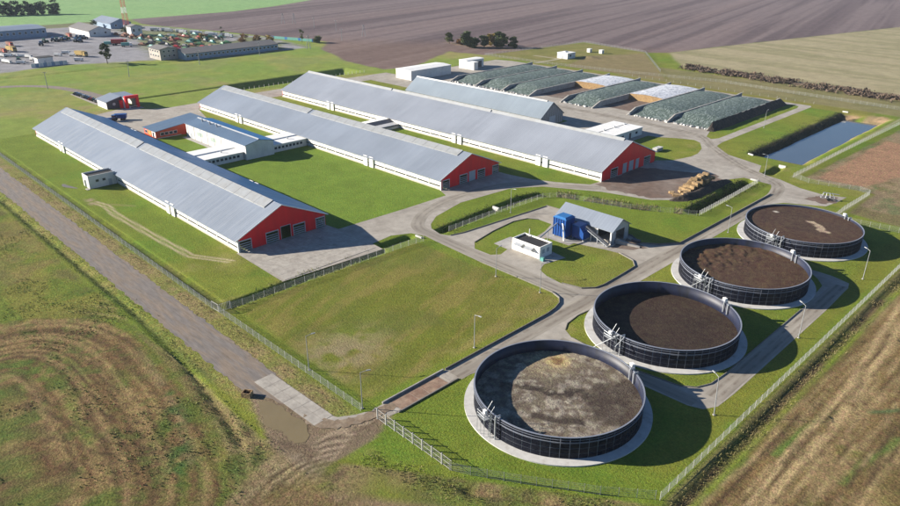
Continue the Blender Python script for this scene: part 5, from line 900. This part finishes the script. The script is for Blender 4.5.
tree('single dark round-crowned tree at the edge of machinery yard', -532, 183, 13.5, 8.5, 'leaf_dark', None, 50, .22, 1100)
for i in range(22): u_ = i/21; tree('dark round tree standing in the dense far row across the green field', -990+48*u_+random.uniform(-3, 3), 188+92*u_+random.uniform(-3, 3), random.uniform(11, 16), random.uniform(9, 12), 'leaf_pine', 'far row of dark trees', 60+i, .03, 900, 1.3)
for i, (px, py, h, w, lf_, lab) in enumerate(((-585, 300, 12, 4, 'leaf_dark', 'slim dark upright tree at the machinery yard corner'), (-562, 306, 7, 10, 'leaf_orange', 'rounded orange autumn tree behind the long grey building'), (-553, 314, 6.5, 8, 'leaf_orange', 'second rusty autumn tree beside the orange one'), (-545, 322, 6, 9, 'leaf_yellow', 'bright yellow bush by the blue fence'), (-532, 345, 11, 4.5, 'leaf_mid', 'tall green poplar beside the blue fence'), (-520, 352, 5, 9, 'leaf_mid', 'low green bush at the end of the blue fence'), (-605, 290, 5, 7, 'leaf_yellow', 'small yellowing bush at the machinery rows'), (-700, 262, 6, 8, 'leaf_dark', 'dark bush beside the lattice mast foot'), (-770, 258, 7, 8, 'leaf_dark', 'dark tree by the far blue-grey hangar'))):
    tree(lab, px, py, h, w, lf_, None, 80+i, .1, 500)
# ------------------------------------------------------------------ machinery yard in the distance
def hall(label, x0, x1, y0, y1, e, p, wall, roof, axis='x', wins=0, name='yard_building', gable=None, wwall=None):
    t = thing(name, label, 'building', ((x0+x1)/2, (y0+y1)/2, 0))
    if axis == 'x':
        yr = (y0+y1)/2; MB().prism_x([(y0, 0), (y1, 0), (y1, e), (yr, p-.1), (y0, e)], x0, x1).build('wall', wall, t); sl_ = (p-e)/(yr-y0)
        for s_ in (1, -1):
            ye = y0-.6 if s_ > 0 else y1+.6; MB().prism_x([(ye, e-.6*sl_), (yr-.02*s_, p), (yr-.02*s_, p+.3), (ye, e-.6*sl_+.3)], x0-.5, x1+.5).build('roof_slope', roof, t)
    else:
        xr = (x0+x1)/2; MB().prism_y([(x0, 0), (x1, 0), (x1, e), (xr, p-.1), (x0, e)], y0, y1).build('wall', wall, t); sl_ = (p-e)/(xr-x0)
        for s_ in (1, -1):
            xe = x0-.6 if s_ > 0 else x1+.6; MB().prism_y([(xe, e-.6*sl_), (xr-.02*s_, p), (xr-.02*s_, p+.3), (xe, e-.6*sl_+.3)], y0-.5, y1+.5).build('roof_slope', roof, t)
    for k in range(wins):
        yy = y0+(y1-y0)*(k+.5)/wins; f = box('window', 'white_paint', t, x1, x1+.08, yy-1.1, yy+1.1, e*.42, e*.8); box('pane', 'glass', f, x1+.08, x1+.12, yy-.9, yy+.9, e*.46, e*.76)
    return t
hall('long white-roofed blue-grey workshop at the end of the machinery yard', -772, -728, 150, 203, 7, 8.2, 'bluish_wall', 'roof_steel', 'y', 11)
hall('grey-roofed hangar with white long wall in the machinery yard', -745, -694, 228, 247, 5, 8.5, 'white_wall', 'roof_asbestos', 'x', 2); hall('blue-grey roofed hangar beside the green field', -792, -745, 266, 286, 5, 8.8, 'bluish_wall', 'roof_steel', 'x', 2)
t = hall('narrow two-storey white house near the lattice mast', -685, -675, 258, 268, 8, 9.5, 'white_wall', 'roof_asbestos', 'x', 2)
t = hall('two-storey white end house of the long grey farm building', -538, -519, 216, 229, 7.4, 8.8, 'brick_wall', 'roof_asbestos', 'x', 0)
for zz in (2, 5.2):
    for k in range(4): f = box('window', 'white_paint', t, -536+k*4.2, -534+k*4.2, 215.9, 216, zz, zz+1.6); box('pane', 'glass', f, -535.8+k*4.2, -534.2+k*4.2, 215.84, 215.9, zz+.15, zz+1.45)
    for k in range(3): f = box('window', 'white_paint', t, -519, -518.9, 218+k*3.6, 220+k*3.6, zz, zz+1.6); box('pane', 'glass', f, -518.9, -518.84, 218.2+k*3.6, 219.8+k*3.6, zz+.15, zz+1.45)
hall('very long low farm building with grey roof and row of windows', -530, -507, 229.3, 306, 4.4, 6.8, 'bluish_wall', 'roof_asbestos', 'y', 22)
t = thing('plank_fence', 'light blue plank fence behind the long grey farm building', 'fence', (-571, 339, 0))
for k in range(18):
    a, b = k/18, (k+1)/18-.004; p0 = Vector((-571+51.4*a, 339+16*a)); p1 = Vector((-571+51.4*b, 339+16*b)); n_ = Vector((-.3, .95))*.06; MB().hull([(p0.x, p0.y, .1), (p1.x, p1.y, .1), (p1.x+n_.x, p1.y+n_.y, .1), (p0.x+n_.x, p0.y+n_.y, .1)], [(p0.x, p0.y, 2.4), (p1.x, p1.y, 2.4), (p1.x+n_.x, p1.y+n_.y, 2.4), (p0.x+n_.x, p0.y+n_.y, 2.4)]).build('fence_board', 'teal_paint' if k % 5 else 'blue_paint', t)
t = thing('lattice_mast', 'tall red and white lattice mast in the machinery yard', 'mast', (-718, 271, 0), 0, None, True)
for sgm in range(10):
    z0, z1 = sgm*5.4, sgm*5.4+5.4; w0, w1 = 2.2-sgm*.14, 2.2-(sgm+1)*.14; m = MB()
    for sx in (-1, 1):
        for sy in (-1, 1): m.rod((sx*w0, sy*w0, z0), (sx*w1, sy*w1, z1), .14, 5)
        m.rod((sx*w0, -w0, z0), (sx*w1, w1, z1), .1, 4).rod((sx*w0, w0, z0), (sx*w1, -w1, z1), .1, 4).rod((-w0, sx*w0, z0), (w1, sx*w1, z1), .1, 4).rod((w0, sx*w0, z0), (-w1, sx*w1, z1), .1, 4).rod((-w1, sx*w1, z1), (w1, sx*w1, z1), .1, 4)
    m.build('mast_section', 'mast_red' if sgm % 3 else 'white_paint', t)
TRK = {}
def make_truck(paint, box_mat, label, group):
    t = thing('truck', label, 'truck', (0, 0, 0), 0, group, True); MB().hull([(2.2, -1.2, .8), (4.2, -1.2, .8), (4.2, 1.2, .8), (2.2, 1.2, .8)], [(2.3, -1.1, 3.0), (3.8, -1.1, 3.0), (3.8, 1.1, 3.0), (2.3, 1.1, 3.0)]).build('cab', paint, t); MB().box(3.9, 4.1, -1., 1., 1.8, 2.6).build('windscreen', 'glass', t)
    MB().box(-4, 2.1, -1.25, 1.25, 1.1, 3.2).build('load_box', box_mat, t); MB().box(-4, 4, -.5, .5, .6, 1.05).build('chassis', 'slate_and_shade', t)
    for u in (-3, -1.8, 3.2):
        for v in (-1.25, .95): MB().disc_y(u, v, v+.3, .5, .5, 8).build('wheel', 'tyre', t)
    return t
def place_set(maker, key, pts, label, scale=1., seed=1, rz0=0.):
    r = random.Random(seed); first = None
    for px, py in pts:
        if first is None: t = first = maker()
        else: t = copy_tree(first)
        t.location = (px, py, .03); t.rotation_euler = (0, 0, rz0+r.uniform(-.4, .4)); t.scale = (scale,)*3; t['label'] = label
GY = 'tractors standing in rows in the yard'
place_set(lambda: make_tractor('green_paint', '', 'green tractors in the yard rows'), 0, [(-680.4, 186.8), (-580.8, 140.1), (-681.1, 196.9), (-687.9, 206.7)], 'green tractor standing among the machinery yard rows', 1.35, 1, 2.3)
place_set(lambda: make_tractor('blue_paint', '', 'blue tractors in the yard rows'), 0, [(-664.3, 179.2), (-686.1, 195.1), (-684.5, 202.2), (-667.3, 207.7), (-663.2, 209.7), (-687.2, 215.3), (-685.9, 217.9), (-682.8, 219.8)], 'dark blue tractor standing among the machinery yard rows', 1.35, 2, 2.3)
place_set(lambda: make_truck('white_paint', 'white_wall', '', 'white trucks parked in the yard'), 0, [(-619.2, 138.9), (-615.8, 142.4), (-613.7, 146.3), (-605.1, 149.1), (-594.7, 132.0), (-586.7, 132.6), (-582.0, 133.6), (-572.9, 139.1), (-598.9, 151.4), (-582.5, 149.9), (-576.2, 150.8), (-593.2, 169.7), (-600.9, 178.0), (-585.1, 177.9), (-557.9, 172.6)], 'white box truck parked in the machinery yard', .75, 3, .6)
place_set(lambda: make_truck('mast_red', 'rust', '', 'red trucks parked in the yard'), 0, [(-679.3, 159.9), (-706.3, 214.7), (-641.8, 145.1)], 'red truck with rusty box parked in the machinery yard', 1.1, 4, .3)
place_set(lambda: make_truck('mast_red', 'car_red', '', None), 0, [(-622.8, 226.8)], 'biggest bright red truck near the hangar', 1.5, 5, .9)
place_set(lambda: make_truck('white_paint', 'teal_paint', '', 'pale trucks by the red truck'), 0, [(-626.5, 220.0), (-609.4, 227.3)], 'pale truck with teal box parked beside the red truck', 1.0, 6, .9)
place_set(lambda: make_truck('yellow_paint', 'yellow_paint', '', 'yellow machines in the yard'), 0, [(-578.8, 181.7), (-644.0, 151.9)], 'yellow lorry-like harvester parked in the machinery yard', 1.3, 7, .5)
def make_implement(paint, label, group):
    t = thing('implement', label, 'implement', (0, 0, 0), 0, group, True); m = MB().box(-3, 3, -.9, -.7, .8, 1.0).box(-3, 3, .7, .9, .8, 1.0)
    for k in range(7): m.box(-2.9+k*.95, -2.75+k*.95, -.9, .9, .3, 1.15)
    m.build('frame', paint, t); MB().hull([(-1.8, -.8, 1.1), (1.6, -.8, 1.1), (1.6, .8, 1.1), (-1.8, .8, 1.1)], [(-1.2, -.5, 2.1), (1.2, -.6, 1.9), (1.2, .5, 1.9), (-1.2, .5, 2.1)]).build('hopper', paint, t)
    for v in (-1.2, .95): MB().disc_y(-1.5, v, v+.25, .5, .5, 8).build('wheel', 'tyre', t)
    return t
r = random.Random(21); ROWS = [(-672, 268), (-640, 312), (-600, 318), (-560, 290), (-540, 262), (-545, 236), (-590, 236), (-640, 244)]; yx = np.array([r.uniform(-672, -540) for k in range(400)]); yy_ = np.array([r.uniform(236, 318) for k in range(400)]); ok = inside(yx, yy_, ROWS); IMP = list(zip(yx[ok].tolist(), (np.round(yy_[ok]/7)*7+1).tolist()))
keep = []
for q in IMP:
    if all(math.hypot(q[0]-k[0], q[1]-k[1]) > 6.5 for k in keep): keep.append(q)
cur = 0
for pnt, nm, n in (('teal_paint', 'teal', 12), ('rust', 'rusty red', 11), ('green_paint', 'green', 9), ('slate_and_shade', 'dark grey', 12), ('car_red', 'bright red', 7)):
    place_set(lambda p=pnt, q=nm: make_implement(p, '', q+' implements in the yard rows'), 0, keep[cur:cur+n], nm+' towed field implement among the rows behind the long farm building', 1.25, len(nm), .4); cur += n
place_set(lambda: make_implement('rust', '', 'rusty implements by the hangar'), 0, [(-690+5.5*k, 250+(k % 3)*6) for k in range(9)], 'rusty implement piled between the grey hangar and the white house', 1.3, 3, .2)
place_set(lambda: make_truck('white_paint', 'white_wall', '', 'trailers along the field edge'), 0, [(-700+9.5*k, 290+2.6*k+(k % 2)*4) for k in range(11)], 'pale trailer body left along the ploughed field edge of the yard', .95, 9, .9)
t = thing('site_cabin', 'white site cabin with dark roof among the parked white trucks', 'cabin', (-566, 152, 0)); box('wall', 'white_wall', t, -570, -562, 147, 157, 0, 4.2); box('roof', 'flat_roof_black', t, -570.4, -561.6, 146.6, 157.4, 4.2, 4.5); box('door', 'door_grey', t, -562, -561.9, 151, 152.2, .1, 2.3)
t = thing('plank_wall', 'long pale blue panel wall before the white trucks', 'wall', (-550, 150, 0))
for k in range(9): box('wall_panel', 'bluish_wall' if k % 2 else 'white_wall', t, -550.2, -549.9, 139+k*2.6, 139+k*2.6+2.5, 0, 2.6)
# ------------------------------------------------------------------ power poles
def make_pole(kind, label, group):
    t = thing('power_pole', label, 'pole', (0, 0, 0), 0, group, True)
    if kind == 'single': MB().rod((0, 0, -.3), (0, 0, 10), .22, 8, .14).build('pole', 'lamp_grey', t)
    else: MB().rod((-1.6, 0, -.3), (-.15, 0, 10.5), .24, 8, .16).build('pole', 'lamp_grey', t); MB().rod((1.6, 0, -.3), (.15, 0, 10.5), .24, 8, .16).build('strut', 'lamp_grey', t); MB().rod((-.9, 0, 5), (.9, 0, 5), .12, 6).build('brace', 'lamp_grey', t)
    MB().box(-1.1, 1.1, -.08, .08, 9.2, 9.4).build('cross_arm', 'lamp_grey', t)
    for u in (-1, 0, 1): MB().rod((u, 0, 9.4), (u, 0, 9.8), .09, 6).build('insulator', 'white_paint', t)
    return t
ps, pa = None, None
for px, py, k, lab in ((-462, 122.8, 's', 'concrete power pole on the meadow beside the approach road'), (-469, 173, 's', 'leaning concrete power pole on the meadow below the dark round tree'), (-481.5, 227, 's', 'concrete power pole on the meadow below the two-storey end house'), (-491, 280, 's', 'concrete power pole before the long low farm building'), (-494, 326, 'a', 'A-frame power pole at the end of the long low farm building'), (-516, 375, 's', 'concrete pole beyond the blue fence at the ploughed field edge'), (-525, 406, 'a', 'A-frame power pole standing alone on the ploughed field'), (-578, 414, 's', 'single pole on the ploughed field between A-frames'), (-614, 413.5, 's', 'single pole on the ploughed field nearer the paired A-frames'), (-668, 412, 'a', 'A-frame power pole of the pair on the ploughed field, greener-field side'), (-660, 420, 'a', 'A-frame power pole of the pair on the ploughed field, tree-clump side')):
    if k == 's':
        t = copy_tree(ps) if ps else make_pole('single', '', 'power poles in the fields'); ps = ps or t
    else:
        t = copy_tree(pa) if pa else make_pole('a', '', 'power poles in the fields'); pa = pa or t
    t.location = (px, py, 0); t.rotation_euler = (0, .07 if 'leaning' in lab else 0, .9); t['label'] = lab
# ------------------------------------------------------------------ air
HZ = MB().box(-2600, 700, -900, 2600, -6, 84).build('haze', 'white_paint'); HZ.data.materials.clear()
hm = bpy.data.materials.new('air'); hm.use_nodes = True; hm.node_tree.nodes.clear(); ho = hm.node_tree.nodes.new('ShaderNodeOutputMaterial'); hv = hm.node_tree.nodes.new('ShaderNodeVolumePrincipled')
hv.inputs['Color'].default_value = (.74, .85, 1.0, 1); hv.inputs['Density'].default_value = .00006; hv.inputs['Anisotropy'].default_value = .0; hm.node_tree.links.new(hv.outputs[0], ho.inputs['Volume']); HZ.data.materials.append(hm); tag(HZ, 'thin pale haze hanging over the whole farm', 'haze', None, 'stuff')
